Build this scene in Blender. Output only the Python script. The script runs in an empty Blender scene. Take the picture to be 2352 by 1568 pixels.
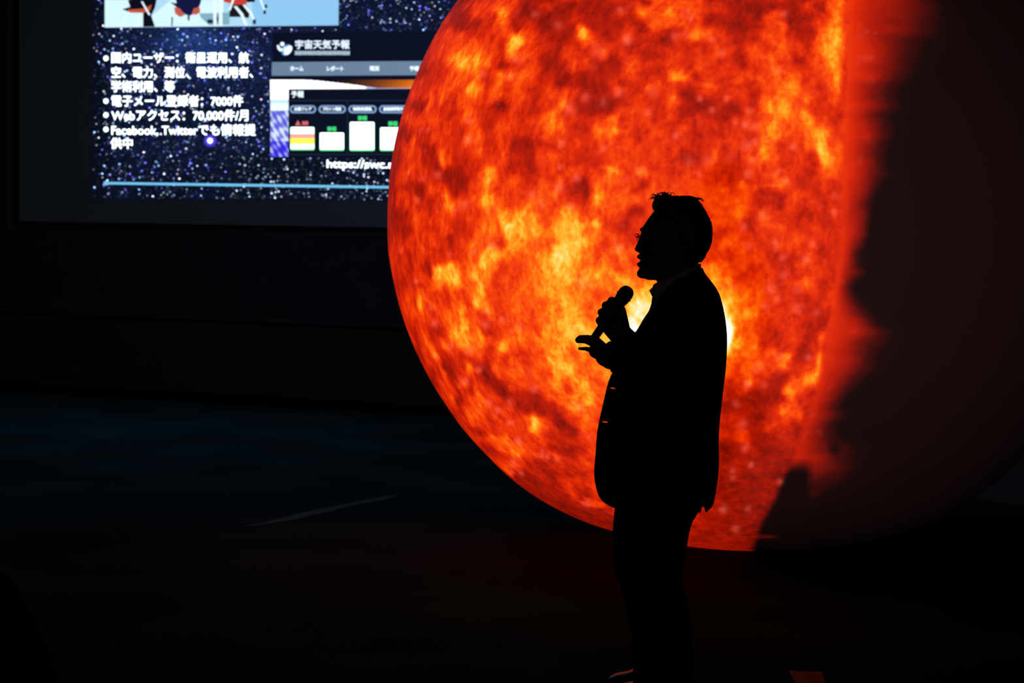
import bpy, bmesh, math, random
import numpy as np
from mathutils import Vector, Matrix
random.seed(7)
RNG = np.random.default_rng(11)
SC = bpy.context.scene
COL = SC.collection

# ------------------------------------------------------------------ camera, world, lights, exposure
F, CX, CY, H0 = 5000.0, 1176.0, 784.0, 1.584
PITCH, ROLL = math.atan(264 / F), 0.021
cam_d = bpy.data.cameras.new('camera')
cam = bpy.data.objects.new('camera', cam_d)
COL.objects.link(cam)
SC.camera = cam
cam_d.sensor_fit = 'HORIZONTAL'
cam_d.sensor_width = 36
cam_d.lens = F / 2352 * 36
cam.matrix_world = Matrix.Translation((0, 0, H0)) @ Matrix.Rotation(math.pi / 2 - PITCH, 4, 'X') @ Matrix.Rotation(ROLL, 4, 'Z')
cam_d.dof.use_dof = True
cam_d.clip_start = 0.05
CAMR = np.array(cam.matrix_world.to_3x3())


def ray(px, py):
    return CAMR @ np.array([(px - CX) / F, -(py - CY) / F, -1.0])


def P(px, py, Y):
    """point of the picture's ray at depth Y (metres in front of the camera)"""
    d = ray(px, py)
    return np.array([0, 0, H0]) + d * (Y / d[1])


def on_floor(px, py):
    d = ray(px, py)
    return np.array([0, 0, H0]) + d * (-H0 / d[2])


YP = float(on_floor(1520, 1598)[1])          # where the speaker stands
cam_d.dof.focus_distance = YP
cam_d.dof.aperture_fstop = (cam_d.lens / 1000) / 0.0145

world = bpy.data.worlds.new('dim_hall')
SC.world = world
world.use_nodes = True
wb = world.node_tree.nodes['Background']
wb.inputs[0].default_value = (0.75, 0.72, 1.0, 1)
wb.inputs[1].default_value = 0.0035


def area(name, loc, aim, size, power, color):
    l = bpy.data.lights.new(name, 'AREA')
    l.energy = power
    l.color = color
    l.size = size
    o = bpy.data.objects.new(name, l)
    o.location = loc
    o.rotation_euler = (Vector(aim) - Vector(loc)).to_track_quat('-Z', 'Y').to_euler()
    COL.objects.link(o)
    return o


# leak of the slide projector hung under the ceiling
pl = bpy.data.lights.new('slide_projector_leak', 'SPOT')
pl.energy = 72
pl.color = (0.42, 0.70, 1.0)
pl.spot_size = math.radians(62)
pl.spot_blend = 0.6
pl.shadow_soft_size = 0.05
po = bpy.data.objects.new('slide_projector_leak', pl)
po.location = (-3.0, 9.5, 4.3)
po.rotation_euler = (Vector((-3.2, 19.0, 2.6)) - Vector(po.location)).to_track_quat('-Z', 'Y').to_euler()
COL.objects.link(po)
area('added_globe_fill', (-1.1, -2.2, 0.8), (2.0, 11.0, 1.2), 0.5, 33.0, (1.0, 0.36, 0.38))  # added low reddish fill lifting the unlit side of the globe
# added bluish fill lamp brightening the floor in front of the screen
area('added_floor_fill', (-2.2, 14.6, 5.3), (-2.0, 14.0, 0.0), 2.4, 17.0, (0.55, 0.78, 1.0))

vs = SC.view_settings
vs.view_transform = 'Standard'
vs.look = 'None'
vs.exposure = 0
vs.gamma = 1
vs.use_curve_mapping = False
SC.cycles.max_bounces = 6
SC.cycles.sample_clamp_indirect = 3.0

# ------------------------------------------------------------------ helpers


def lin(c):
    return tuple(((v / 255) / 12.92 if v / 255 <= 0.04045 else ((v / 255 + 0.055) / 1.055) ** 2.4) for v in c)


def mat(name, color, rough=0.8, spec=0.3, metal=0.0, noise=0.0, nscale=8.0, bump=0.0, sheen=0):
    m = bpy.data.materials.new(name)
    m.use_nodes = True
    nt = m.node_tree
    b = nt.nodes['Principled BSDF']
    b.inputs['Roughness'].default_value = rough
    b.inputs['Specular IOR Level'].default_value = spec
    b.inputs['Metallic'].default_value = metal
    b.inputs['Base Color'].default_value = (*color, 1)
    if noise or bump:
        tc = nt.nodes.new('ShaderNodeTexCoord')
        n = nt.nodes.new('ShaderNodeTexNoise')
        n.inputs['Scale'].default_value = nscale
        n.inputs['Detail'].default_value = 5
        nt.links.new(tc.outputs['Object'], n.inputs['Vector'])
        if noise:
            r = nt.nodes.new('ShaderNodeValToRGB')
            r.color_ramp.elements[0].position = 0.3
            r.color_ramp.elements[1].position = 0.7
            r.color_ramp.elements[0].color = (*[c * (1 - noise) for c in color], 1)
            r.color_ramp.elements[1].color = (*[min(1, c * (1 + noise)) for c in color], 1)
            nt.links.new(n.outputs['Fac'], r.inputs[0])
            nt.links.new(r.outputs[0], b.inputs['Base Color'])
        if bump:
            bp = nt.nodes.new('ShaderNodeBump')
            bp.inputs['Strength'].default_value = bump
            bp.inputs['Distance'].default_value = 0.01
            nt.links.new(n.outputs['Fac'], bp.inputs['Height'])
            nt.links.new(bp.outputs[0], b.inputs['Normal'])
    return m


def glow(name, rgb, strength=1.0, sample=True):
    """light shown on the projection screen"""
    m = bpy.data.materials.new(name)
    m.use_nodes = True
    nt = m.node_tree
    nt.nodes.remove(nt.nodes['Principled BSDF'])
    e = nt.nodes.new('ShaderNodeEmission')
    e.inputs[0].default_value = (*lin(rgb), 1)
    e.inputs[1].default_value = strength
    nt.links.new(e.outputs[0], nt.nodes['Material Output'].inputs[0])
    if not sample:
        m.cycles.emission_sampling = 'NONE'
    return m


def link(name, me, m=None, parent=None, smooth=False):
    o = bpy.data.objects.new(name, me)
    COL.objects.link(o)
    if m is not None:
        me.materials.clear()
        me.materials.append(m)
    if parent is not None:
        o.parent = parent
        o.matrix_parent_inverse = Matrix.Translation(parent.location).inverted()
    if smooth and len(me.polygons):
        me.polygons.foreach_set('use_smooth', [True] * len(me.polygons))
    return o


def tag(o, label=None, cat=None, group=None, kind=None):
    for k, v in (('label', label), ('category', cat), ('group', group), ('kind', kind)):
        if v:
            o[k] = v
    return o


def empty(name, loc):
    o = bpy.data.objects.new(name, None)
    o.location = [float(v) for v in loc]
    COL.objects.link(o)
    return o


class MB:
    def __init__(s):
        s.v = []
        s.f = []

    def add(s, vs, fs):
        b = len(s.v)
        s.v += [tuple(float(c) for c in v) for v in vs]
        s.f += [tuple(i + b for i in f) for f in fs]
        return s

    def poly(s, vs):
        return s.add(vs, [tuple(range(len(vs)))])

    def box(s, p0, p1, M=None):
        x0, y0, z0 = p0
        x1, y1, z1 = p1
        vs = [(x0, y0, z0), (x1, y0, z0), (x1, y1, z0), (x0, y1, z0), (x0, y0, z1), (x1, y0, z1), (x1, y1, z1), (x0, y1, z1)]
        if M is not None:
            vs = [tuple(M @ Vector(v)) for v in vs]
        return s.add(vs, [(0, 3, 2, 1), (4, 5, 6, 7), (0, 1, 5, 4), (1, 2, 6, 5), (2, 3, 7, 6), (3, 0, 4, 7)])

    def rings(s, rs, closed=False):
        """loft through rings of equal length, capped"""
        n = len(rs[0])
        b = len(s.v)
        for r in rs:
            s.v += [tuple(float(c) for c in v) for v in r]
        k = len(rs)
        for i in range(k - (0 if closed else 1)):
            a, c = b + i * n, b + ((i + 1) % k) * n
            for j in range(n):
                s.f.append((a + j, a + (j + 1) % n, c + (j + 1) % n, c + j))
        if not closed:
            s.f.append(tuple(b + j for j in reversed(range(n))))
            s.f.append(tuple(b + (k - 1) * n + j for j in range(n)))
        return s

    def tube(s, pts, rad, n=12, dome=True, flat=None):
        """capsule chain through pts with radii rad; flat = (direction, factor) squashes the section"""
        pts = [np.array(p, float) for p in pts]
        if not hasattr(rad, '__len__'):
            rad = [rad] * len(pts)
        if dome:
            d0 = pts[0] - pts[1]
            d0 /= np.linalg.norm(d0)
            d1 = pts[-1] - pts[-2]
            d1 /= np.linalg.norm(d1)
            P0, R0 = [], []
            for a in (0.96, 0.7, 0.35):
                P0.append(pts[0] + d0 * rad[0] * a)
                R0.append(rad[0] * math.sqrt(1 - a * a))
            P1, R1 = [], []
            for a in (0.35, 0.7, 0.96):
                P1.append(pts[-1] + d1 * rad[-1] * a)
                R1.append(rad[-1] * math.sqrt(1 - a * a))
            pts = P0 + pts + P1
            rad = R0 + list(rad) + R1
        rs = []
        up = None
        for i, p in enumerate(pts):
            t = pts[min(i + 1, len(pts) - 1)] - pts[max(i - 1, 0)]
            t /= np.linalg.norm(t) + 1e-12
            if up is None:
                up = np.cross(t, [0.3, 0.2, 0.93])
                if np.linalg.norm(up) < 1e-3:
                    up = np.cross(t, [1, 0, 0])
            up = up - t * np.dot(up, t)
            up /= np.linalg.norm(up)
            w = np.cross(t, up)
            ring = []
            for j in range(n):
                a = 2 * math.pi * j / n
                d = up * math.cos(a) + w * math.sin(a)
                if flat:
                    fd = np.array(flat[0], float)
                    d = d - fd * np.dot(d, fd) * (1 - flat[1])
                ring.append(p + d * rad[i])
            rs.append(ring)
        return s.rings(rs)

    def ball(s, c, r, nu=14, nv=10):
        c = np.array(c, float)
        r = np.array(r if hasattr(r, '__len__') else (r, r, r), float)
        rs = []
        for i in range(nv):
            a = -math.pi / 2 + math.pi * (i + 0.5) / nv
            rs.append([c + r * np.array([math.cos(a) * math.cos(2 * math.pi * j / nu), math.cos(a) * math.sin(2 * math.pi * j / nu), math.sin(a)]) for j in range(nu)])
        return s.rings(rs)

    def mesh(s, name):
        me = bpy.data.meshes.new(name)
        me.from_pydata(s.v, [], s.f)
        me.update()
        return me

    def build(s, name, m, parent=None, smooth=False):
        return link(name, s.mesh(name), m, parent, smooth)


def fused(name, mb, m, parent, voxel=0.004, smooth=4, cut=None, disp=None):
    """one continuous surface out of overlapping pieces"""
    me = mb.mesh(name)
    bm = bmesh.new()
    bm.from_mesh(me)
    bmesh.ops.recalc_face_normals(bm, faces=bm.faces)
    bm.to_mesh(me)
    bm.free()
    t = bpy.data.objects.new('tmp', me)
    COL.objects.link(t)
    r = t.modifiers.new('r', 'REMESH')
    r.mode = 'VOXEL'
    r.voxel_size = voxel
    if smooth:
        q = t.modifiers.new('s', 'SMOOTH')
        q.factor = 0.5
        q.iterations = smooth
    if cut is not None:
        c = bpy.data.objects.new('cut', cut.mesh('cut'))
        COL.objects.link(c)
        b = t.modifiers.new('b', 'BOOLEAN')
        b.operation = 'DIFFERENCE'
        b.solver = 'EXACT'
        b.object = c
    dg = bpy.context.evaluated_depsgraph_get()
    dg.update()
    out = bpy.data.meshes.new_from_object(t.evaluated_get(dg))
    out.name = name
    bpy.data.objects.remove(t)
    if cut is not None:
        bpy.data.objects.remove(c)
    if disp is not None:
        n = len(out.vertices)
        co = np.empty(n * 3, np.float32)
        out.vertices.foreach_get('co', co)
        no = np.empty(n * 3, np.float32)
        out.vertices.foreach_get('normal', no)
        co = co.reshape(-1, 3)
        no = no.reshape(-1, 3)
        co = co + no * disp(co)[:, None]
        out.vertices.foreach_set('co', co.ravel())
        out.update()
    return link(name, out, m, parent, True)


# ------------------------------------------------------------------ materials
M_floor = mat('matte_dark_floor', (0.0150, 0.0400, 0.0500), rough=0.8, spec=0.0, noise=0.35, nscale=1.2, bump=0.15)
M_wall = mat('dark_wall_paint', (0.035, 0.037, 0.042), rough=0.9, noise=0.15, nscale=3)
M_panel = mat('dark_lower_panel', (0.032, 0.033, 0.036), rough=0.85, noise=0.15, nscale=2)
M_black = mat('black_trim', (0.003, 0.003, 0.003), rough=0.9, spec=0.1)
M_screen = mat('screen_cloth', (0.16, 0.18, 0.20), rough=0.95, spec=0.1)
M_frame = mat('black_screen_masking', (0.006, 0.006, 0.007), rough=0.8)
M_frame_edge = mat('light_catching_frame_edge', (0.07, 0.075, 0.09), rough=0.6)  # paler than the frame: the light caught by this edge is painted in
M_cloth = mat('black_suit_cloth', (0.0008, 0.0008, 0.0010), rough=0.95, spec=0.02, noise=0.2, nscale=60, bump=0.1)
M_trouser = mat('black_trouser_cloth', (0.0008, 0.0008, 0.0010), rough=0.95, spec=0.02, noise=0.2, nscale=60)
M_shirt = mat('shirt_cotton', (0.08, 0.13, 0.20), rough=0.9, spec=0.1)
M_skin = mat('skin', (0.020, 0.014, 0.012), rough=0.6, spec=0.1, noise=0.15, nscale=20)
M_hair = mat('black_hair', (0.004, 0.003, 0.003), rough=0.6, spec=0.2)
M_mic = mat('black_microphone_body', (0.004, 0.004, 0.004), rough=0.5, spec=0.2)
M_grille = mat('dark_microphone_grille', (0.010, 0.010, 0.010), rough=0.6, metal=0.5, bump=0.6, nscale=400)
M_shoe = mat('black_shoe_leather', (0.006, 0.005, 0.005), rough=0.35, spec=0.25)
M_glassframe = mat('dark_eyeglass_metal', (0.02, 0.018, 0.018), rough=0.35, metal=0.6)
M_button = mat('jacket_button', (0.01, 0.008, 0.008), rough=0.3, spec=0.5)
M_seat = mat('black_seat_fabric', (0.0012, 0.0012, 0.0012), rough=1.0, spec=0.0)
M_strip = mat('pale_floor_strip', (0.012, 0.020, 0.032), rough=0.7, spec=0.08, noise=0.7, nscale=25)
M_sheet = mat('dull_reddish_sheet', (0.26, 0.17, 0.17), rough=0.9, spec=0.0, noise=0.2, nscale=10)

# ------------------------------------------------------------------ the hall
FA, FB = on_floor(0, 898), on_floor(1029, 957)          # foot of the rear wall
wdir = (FB - FA) / np.linalg.norm(FB - FA)
wn = np.array([wdir[1], -wdir[0], 0.0])                 # towards the camera
if wn[1] > 0:
    wn = -wn


def on_wall(px, py, off=0.0):
    """point of the picture's ray on the rear wall (off metres in front of it)"""
    d = ray(px, py)
    o = np.array([0, 0, H0])
    q = FA + wn * off
    return o + d * (np.dot(q - o, wn) / np.dot(d, wn))


GA, GB = on_floor(2232, 1142), on_floor(2351, 1164)     # foot of the side wall beyond the globe
gdir = (GB - GA) / np.linalg.norm(GB - GA)
W0 = FA - wdir * 5.0
t_ = (1.35 - FA[0]) / wdir[0]
W1 = FA + wdir * t_                                     # corner, hidden behind the globe
G0 = GA - gdir * 0.12
G1 = GB + gdir * 4.0
HT = 5.6


def wall(name, a, b, z0, z1, m, thick=0.12, away=1):
    d = (b - a) / np.linalg.norm(b - a)
    n = np.array([-d[1], d[0], 0]) * thick * away
    mb = MB()
    q = [a, b, b + n, a + n]
    mb.add([(p[0], p[1], z) for z in (z0, z1) for p in q], [(0, 1, 2, 3), (7, 6, 5, 4), (0, 4, 5, 1), (1, 5, 6, 2), (2, 6, 7, 3), (3, 7, 4, 0)])
    o = mb.build(name, m)
    tag(o, kind='structure')
    return o


fl = MB()
fl.box((-11, -3.2, -0.2), (9, 24, 0.0))
tag(fl.build('floor', M_floor), kind='structure')
ce = MB()
ce.box((-11, -3.2, HT), (9, 24, HT + 0.2))
tag(ce.build('ceiling', M_black), kind='structure')
# rear wall: upper field, recessed joint, lower panels
zj0, zj1 = on_wall(500, 742)[2], on_wall(500, 736)[2]
wall('wall_back', W0, W1, zj1, HT, M_wall)
wp = wall('wall_lower', W0 - wn * 0.02, W1 - wn * 0.02, 0.0, zj0, M_panel)
wp.name = 'wall_back_lower'
wj = wall('trim_1', W0 - wn * 0.05, W1 - wn * 0.05, zj0, zj1, M_black)
wall('wall_return', W1, G0, 0.0, HT, M_wall)
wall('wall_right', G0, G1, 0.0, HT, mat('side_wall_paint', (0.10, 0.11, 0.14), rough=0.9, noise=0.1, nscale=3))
wall('wall_left', np.array([W0[0], -3.0, 0]), W0, 0.0, HT, M_wall)
bbm = MB()
for z0, z1, t0 in ((0.0, 0.085, 0.02),):
    a, b = W0 + wn * t0, W1 + wn * t0
    q = [a, b, b - wn * 0.05, a - wn * 0.05]
    bbm.add([(p[0], p[1], z) for z in (z0, z1) for p in q], [(0, 1, 2, 3), (7, 6, 5, 4), (0, 4, 5, 1), (1, 5, 6, 2), (2, 6, 7, 3), (3, 7, 4, 0)])
tag(bbm.build('baseboard_back', M_black), kind='structure')

# ------------------------------------------------------------------ projection screen
scr_c = on_wall(560, 300)
screen = empty('projection_screen', (scr_c[0], scr_c[1], on_wall(560, 515)[2]))
tag(screen, 'large projection screen on the rear wall showing a starry slide with Japanese text', 'screen')


def wall_slab(pts, off0, off1):
    """slab on the wall between two offsets; pts are picture points"""
    mb = MB()
    a = [on_wall(x, y, off1) for x, y in pts]
    dn = wn * (off1 - off0)
    n = len(pts)
    mb.add(list(a) + [p - dn for p in a], [tuple(range(n)), tuple(reversed(range(n, 2 * n)))] + [(i, i + n, (i + 1) % n + n, (i + 1) % n) for i in range(n)])
    return mb


XR = 1420
wall_slab([(41, 508), (XR, 531), (XR, -700), (41, -735)], 0.0, 0.05).build('screen_cloth', M_screen, screen)
fr = MB()
for pts, o1 in (([(27, 508), (41, 508), (41, -735), (27, -735)], 0.07),):
    fr.v += wall_slab(pts, 0.0, o1).v
    fr.f += wall_slab(pts, 0.0, o1).f
fr.build('screen_frame', M_frame, screen)
wall_slab([(19, 530), (27, 530), (27, -735), (19, -735)], 0.0, 0.08).build('frame_edge', M_frame_edge, screen)['label'] = 'thin outer edge of the screen frame, coloured paler where it catches light'

O1 = 0.054


def flatpoly(pts, off):
    return [on_wall(x, y, off) for x, y in pts]


# slide background: night sky, deep navy with a bluish cloud
def sky_material():
    m = bpy.data.materials.new('slide_night_sky')
    m.use_nodes = True
    nt = m.node_tree
    N, L = nt.nodes, nt.links
    N.remove(N['Principled BSDF'])
    e = N.new('ShaderNodeEmission')
    tc = N.new('ShaderNodeTexCoord')
    n1 = N.new('ShaderNodeTexNoise')
    n1.inputs['Scale'].default_value = 1.1
    n1.inputs['Detail'].default_value = 3
    n2 = N.new('ShaderNodeTexNoise')
    n2.inputs['Scale'].default_value = 26
    n2.inputs['Detail'].default_value = 4
    L.new(tc.outputs['Object'], n1.inputs['Vector'])
    L.new(tc.outputs['Object'], n2.inputs['Vector'])
    at = N.new('ShaderNodeAttribute')
    at.attribute_name = 'cloud'
    mx = N.new('ShaderNodeMath')
    mx.operation = 'MULTIPLY_ADD'
    L.new(n1.outputs['Fac'], mx.inputs[0])
    mx.inputs[1].default_value = 0.30
    L.new(at.outputs['Fac'], mx.inputs[2])
    m3 = N.new('ShaderNodeMath')
    m3.operation = 'MULTIPLY_ADD'
    L.new(n2.outputs['Fac'], m3.inputs[0])
    m3.inputs[1].default_value = 0.55
    L.new(mx.outputs[0], m3.inputs[2])
    r = N.new('ShaderNodeValToRGB')
    cr = r.color_ramp
    cr.elements[0].position = 0.28
    cr.elements[0].color = (*lin((9, 14, 26)), 1)
    cr.elements[1].position = 0.98
    cr.elements[1].color = (*lin((38, 74, 148)), 1)
    q = cr.elements.new(0.55)
    q.color = (*lin((17, 27, 58)), 1)
    L.new(m3.outputs[0], r.inputs[0])
    L.new(r.outputs[0], e.inputs[0])
    L.new(e.outputs[0], N['Material Output'].inputs[0])
    return m


SX0, SX1, SY0, SY1 = 213.0, 1330.0, -620.0, 459.0


def slide_bottom(x):
    return 456.5 + (x - 213) * 0.0065


def cloud(x, y):
    c = 0.0
    for cx, cy, rx, ry, a in ((470, 110, 130, 60, .30), (430, 80, 60, 30, .15), (500, 190, 120, 40, .12), (420, 360, 160, 50, .08), (960, 40, 90, 60, .05), (560, 300, 60, 60, .08), (240, 440, 60, 80, .06)):
        c += a * math.exp(-((x - cx) / rx) ** 2 - ((y - cy) / ry) ** 2)
    c -= 0.18 * (1 / (1 + math.exp((x - 245) / 7)))
    if y > 350:
        c -= 0.10
    return c


nx, ny = 90, 90
sv, sf, sa = [], [], []
for j in range(ny + 1):
    for i in range(nx + 1):
        x = SX0 + (SX1 - SX0) * i / nx
        y = SY0 + (slide_bottom(x) - SY0) * j / ny
        sv.append(on_wall(x, y, O1))
        sa.append(cloud(x, y))
for j in range(ny):
    for i in range(nx):
        a = j * (nx + 1) + i
        sf.append((a, a + nx + 1, a + nx + 2, a + 1))
mb = MB()
mb.add(sv, sf)
sky = mb.build('slide_background', sky_material(), screen)
at = sky.data.attributes.new('cloud', 'FLOAT', 'POINT')
at.data.foreach_set('value', sa)
sky['label'] = 'dark blue starry slide background'

# star speckles: small lit discs with their own colours
PANEL = [(626, 75), (1330, 66), (1330, 371), (622, 361)]


def star_mat():
    m = bpy.data.materials.new('slide_stars')
    m.use_nodes = True
    nt = m.node_tree
    N, L = nt.nodes, nt.links
    N.remove(N['Principled BSDF'])
    e = N.new('ShaderNodeEmission')
    a = N.new('ShaderNodeVertexColor')
    a.layer_name = 'star'
    L.new(a.outputs[0], e.inputs[0])
    e.inputs[1].default_value = 1.0
    L.new(e.outputs[0], N['Material Output'].inputs[0])
    m.cycles.emission_sampling = 'NONE'
    return m


M_star = star_mat()
st = MB()
scol = []
for k in range(12500):
    x = random.uniform(214, 1200)
    y = random.uniform(-160, slide_bottom(x) - 2)
    if x < 236 and random.random() < 0.45:
        continue
    if x > 621 and 73 < y < 362:
        continue
    if 240 < x < 778 and y < 62:
        continue
    t = random.random()
    b = 0.07 + 1.2 * t ** 6
    r = 1.2 + 1.4 * t ** 4
    if t > 0.94:
        b = random.uniform(1.0, 2.8)
        r = random.uniform(1.9, 2.7)
    h = random.random()
    if y > 350 and x > 520:
        c = (0.50, 0.70, 1.0) if h < 0.88 else (0.9, 0.8, 1.0)
        b *= 0.8
    elif h < 0.42:
        c = (0.17, 0.17, 1.0)
    elif h < 0.75:
        c = (0.30, 0.55, 1.0)
    elif h < 0.92:
        c = (0.72, 0.85, 1.0)
    else:
        c = (0.95, 0.80, 1.0)
    n = 6
    ph = random.random()
    st.poly([on_wall(x + r * math.cos(2 * math.pi * (i + ph) / n), y + r * 0.85 * math.sin(2 * math.pi * (i + ph) / n), O1 + 0.0016) for i in range(n)])
    scol += [(c[0] * b, c[1] * b, c[2] * b, 1.0)] * n
# the one bright star with its violet halo
for rr, cc in ((15, (.05, .03, .42)), (11, (.10, .08, 1.0)), (6, (2.5, 2.5, 3.2))):
    n = 16
    st.poly([on_wall(482.5 + rr * math.cos(2 * math.pi * i / n), 323 + rr * math.sin(2 * math.pi * i / n), O1 + 0.002 + (15 - rr) * 0.0002) for i in range(n)])
    scol += [(*cc, 1.0)] * n
stars = st.build('star_speckle', M_star, screen)
ca = stars.data.color_attributes.new('star', 'FLOAT_COLOR', 'POINT')
ca.data.foreach_set('color', np.array(scol, np.float32).ravel())
stars['kind'] = 'stuff'

G = {}


def gm(rgb, s=1.0):
    k = (rgb, s)
    if k not in G:
        G[k] = glow('screen_light_%d_%d_%d' % rgb, rgb, s, sample=False)
    return G[k]


WHITE = gm((236, 250, 255), 2.6)
WHITE2 = gm((225, 240, 255), 1.3)


def sl(name, pts, rgb, s=1.0, off=O1 + 0.004, parent=None, m=None):
    mb = MB()
    if pts and isinstance(pts[0][0], (int, float)):
        pts = [pts]
    for q in pts:
        mb.poly(flatpoly(q, off))
    return mb.build(name, m or gm(rgb, s), parent or screen)


def disc(x, y, rx, ry, n=20, rot=0.0):
    c, s = math.cos(rot), math.sin(rot)
    return [(x + c * rx * math.cos(a) - s * ry * math.sin(a), y + s * rx * math.cos(a) + c * ry * math.sin(a)) for a in [2 * math.pi * i / n for i in range(n)]]


def rrect(x0, y0, x1, y1, r, n=5):
    out = []
    for cx, cy, a0 in ((x1 - r, y0 + r, -90), (x1 - r, y1 - r, 0), (x0 + r, y1 - r, 90), (x0 + r, y0 + r, 180)):
        for i in range(n + 1):
            a = math.radians(a0 + 90 * i / n)
            out.append((cx + r * math.cos(a), cy + r * math.sin(a)))
    return out


def text(s, x0, x1, y0, y1, m, off=O1 + 0.008, fat=0.012, name='slide_text', parent=None, slope=0.0, tight=True):
    """lettering fitted to the picture box x0..x1, y0..y1 and laid on the screen"""
    cu = bpy.data.curves.new('t', 'FONT')
    cu.body = s
    cu.resolution_u = 3
    o = bpy.data.objects.new('t', cu)
    COL.objects.link(o)
    dg = bpy.context.evaluated_depsgraph_get()
    dg.update()
    me = bpy.data.meshes.new_from_object(o.evaluated_get(dg))
    bpy.data.objects.remove(o)
    n = len(me.vertices)
    co = np.empty(n * 3, np.float32)
    me.vertices.foreach_get('co', co)
    co = co.reshape(-1, 3).astype(float)
    a, b = co.min(0), co.max(0)
    tri = [tuple(p.vertices) for p in me.polygons]
    th = min(0.6, fat * 42)            # stroke thickening, as the bright letters bloom
    x0, x1, y0, y1 = x0 + th * .8, x1 - th * .8, y0 + th * .8, y1 - th * .8
    out = np.empty_like(co)
    for i, v in enumerate(co):
        u = x0 + (v[0] - a[0]) / (b[0] - a[0]) * (x1 - x0)
        w = y1 - (v[1] - a[1]) / (b[1] - a[1]) * (y1 - y0) + (u - x0) * slope
        out[i] = on_wall(u, w, off)
    mb = MB()
    e1, e2 = wdir * (th / 266.0), np.array([0, 0, th / 266.0])
    for k in range(8):
        q = math.pi * k / 4
        mb.add(list(out + e1 * math.cos(q) + e2 * math.sin(q)), tri)
    bpy.data.meshes.remove(me)
    return mb.build(name, m, parent or screen)


# bullet list
for y in (134, 232, 264, 297):
    sl('bullet', disc(243.3, y, 5.6, 5.8), (0, 0, 0), m=WHITE)
text('国内ユーザー：衛星運用、航', 256, 572, 119.5, 145, WHITE)
text('空、電力、測位、電波利用者、', 256, 581, 153, 179, WHITE)
text('学術利用、等', 256, 401, 185, 211.5, WHITE)
text('電子メール登録者：7000件', 256, 558.5, 218.5, 244.5, WHITE)
text('Webアクセス：70,000件/月', 256, 570, 251.5, 279, WHITE)
text('Facebook, Twitterでも情報提', 256, 587, 285, 312.5, WHITE)
text('供中', 254, 304.5, 316, 342, WHITE)
text('https://swc.n', 750.5, 905, 366.5, 391, WHITE, fat=0.025, slope=0.01)

# the long cyan rule near the foot of the slide
sl('slide_rule', [disc(243.5, 420.2, 5.5, 5), [(241, 417.6), (1330, 433.5), (1330, 439.2), (241, 423.2)]], (112, 196, 240), 1.1)

# photograph at the head of the slide: legs and swivel chairs on a pale floor
PH = O1 + 0.004
sl('slide_photo', [(241, -330), (779, -345), (777.5, 58.2), (240.6, 63.3)], (182, 228, 255), 0.95, off=PH)
ph = [o for o in screen.children if o.name.startswith('slide_photo')][0]


def pz(x, y):
    return (190 + x / 3.856, y / 3.856)


def pp(name, pts, rgb, off, s=1.0):
    if isinstance(pts[0][0], (int, float)):
        pts = [pts]
    return sl(name, [[pz(*p) for p in q] for q in pts], rgb, s, off=PH + off, parent=ph)


pp('photo_floor', [[(195, 0), (540, 0), (540, 236), (195, 244)], [(610, 140), (780, 0), (1250, 0), (1240, 230), (640, 235)]], (214, 246, 255), 0.001, 1.05)
pp('photo_floor', [[(1500, -60), (2262, -60), (2266, 224), (1500, 230)]], (150, 208, 250), 0.001, 0.95)
pp('photo_floor', [[(1030, 120), (1300, 110), (1300, 215), (1120, 222), (1050, 160)]], (140, 186, 205), 0.0015, .9)
pp('photo_chair', [[(350, 82), (420, 60), (400, 0), (560, -40), (660, -30), (640, 70), (600, 150), (540, 110), (420, 108)], [(535, 110), (600, 120), (640, 236), (535, 238)], [(430, -40), (660, -40), (600, 90), (440, 80)]], (14, 14, 30), 0.002)
pp('photo_seat', [[(395, 84), (545, 76), (610, 40), (600, 90), (540, 114), (420, 112)]], (196, 84, 62), 0.0025)
pp('photo_chair', [[(775, 18), (830, 30), (820, -40), (1060, -40), (1040, 40), (1000, 110), (960, 136), (910, 130), (850, 80)]], (20, 24, 66), 0.002)
pp('photo_seat', [[(810, 64), (860, 74), (905, 134), (860, 150), (818, 118)], [(985, 74), (1036, 62), (1040, 110), (1000, 132), (965, 122)]], (198, 92, 78), 0.0025)
pp('photo_chair', [[(1300, 40), (1440, 30), (1482, 90), (1470, 160), (1400, 150), (1300, 150)], [(1440, -40), (1525, -40), (1525, 18), (1445, 20)]], (26, 26, 32), 0.002)
pp('photo_seat', [[(1240, -40), (1450, -40), (1452, 36), (1360, 44), (1250, 16)]], (206, 66, 56), 0.0028)
pp('photo_caster', [[(928, 130), (948, 130), (945, 182), (930, 182)], [(1100, 175), (1150, 172), (1156, 205), (1108, 208)], [(1505, 165), (1532, 165), (1534, 212), (1508, 214)], [(1600, 92), (1624, 94), (1622, 126), (1600, 124)], [(1612, 40), (1636, 42), (1632, 72), (1612, 68)], [(1186, 145), (1200, 145), (1200, 190), (1186, 190)], [(785, 150), (798, 150), (796, 232), (786, 232)]], (30, 44, 56), 0.003)
pp('photo_leg', [[(515, 14), (532, 12), (600, 130), (584, 136)], [(1148, -40), (1180, -40), (1186, 228), (1160, 230)], [(1206, -40), (1236, -40), (1238, 226), (1208, 228)], [(1335, 55), (1365, 55), (1420, 120), (1462, 224), (1436, 228), (1395, 130)], [(1415, 44), (1440, 40), (1500, 110), (1526, 170), (1508, 176), (1474, 118)], [(1555, -30), (1575, -30), (1614, 84), (1600, 88)], [(400, 118), (412, 120), (340, 238), (325, 238)], [(500, 116), (512, 116), (490, 238), (474, 238)], [(1290, 90), (1310, 92), (1345, -10), (1328, -14)]], (225, 246, 255), 0.0035, 1.1)

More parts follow.
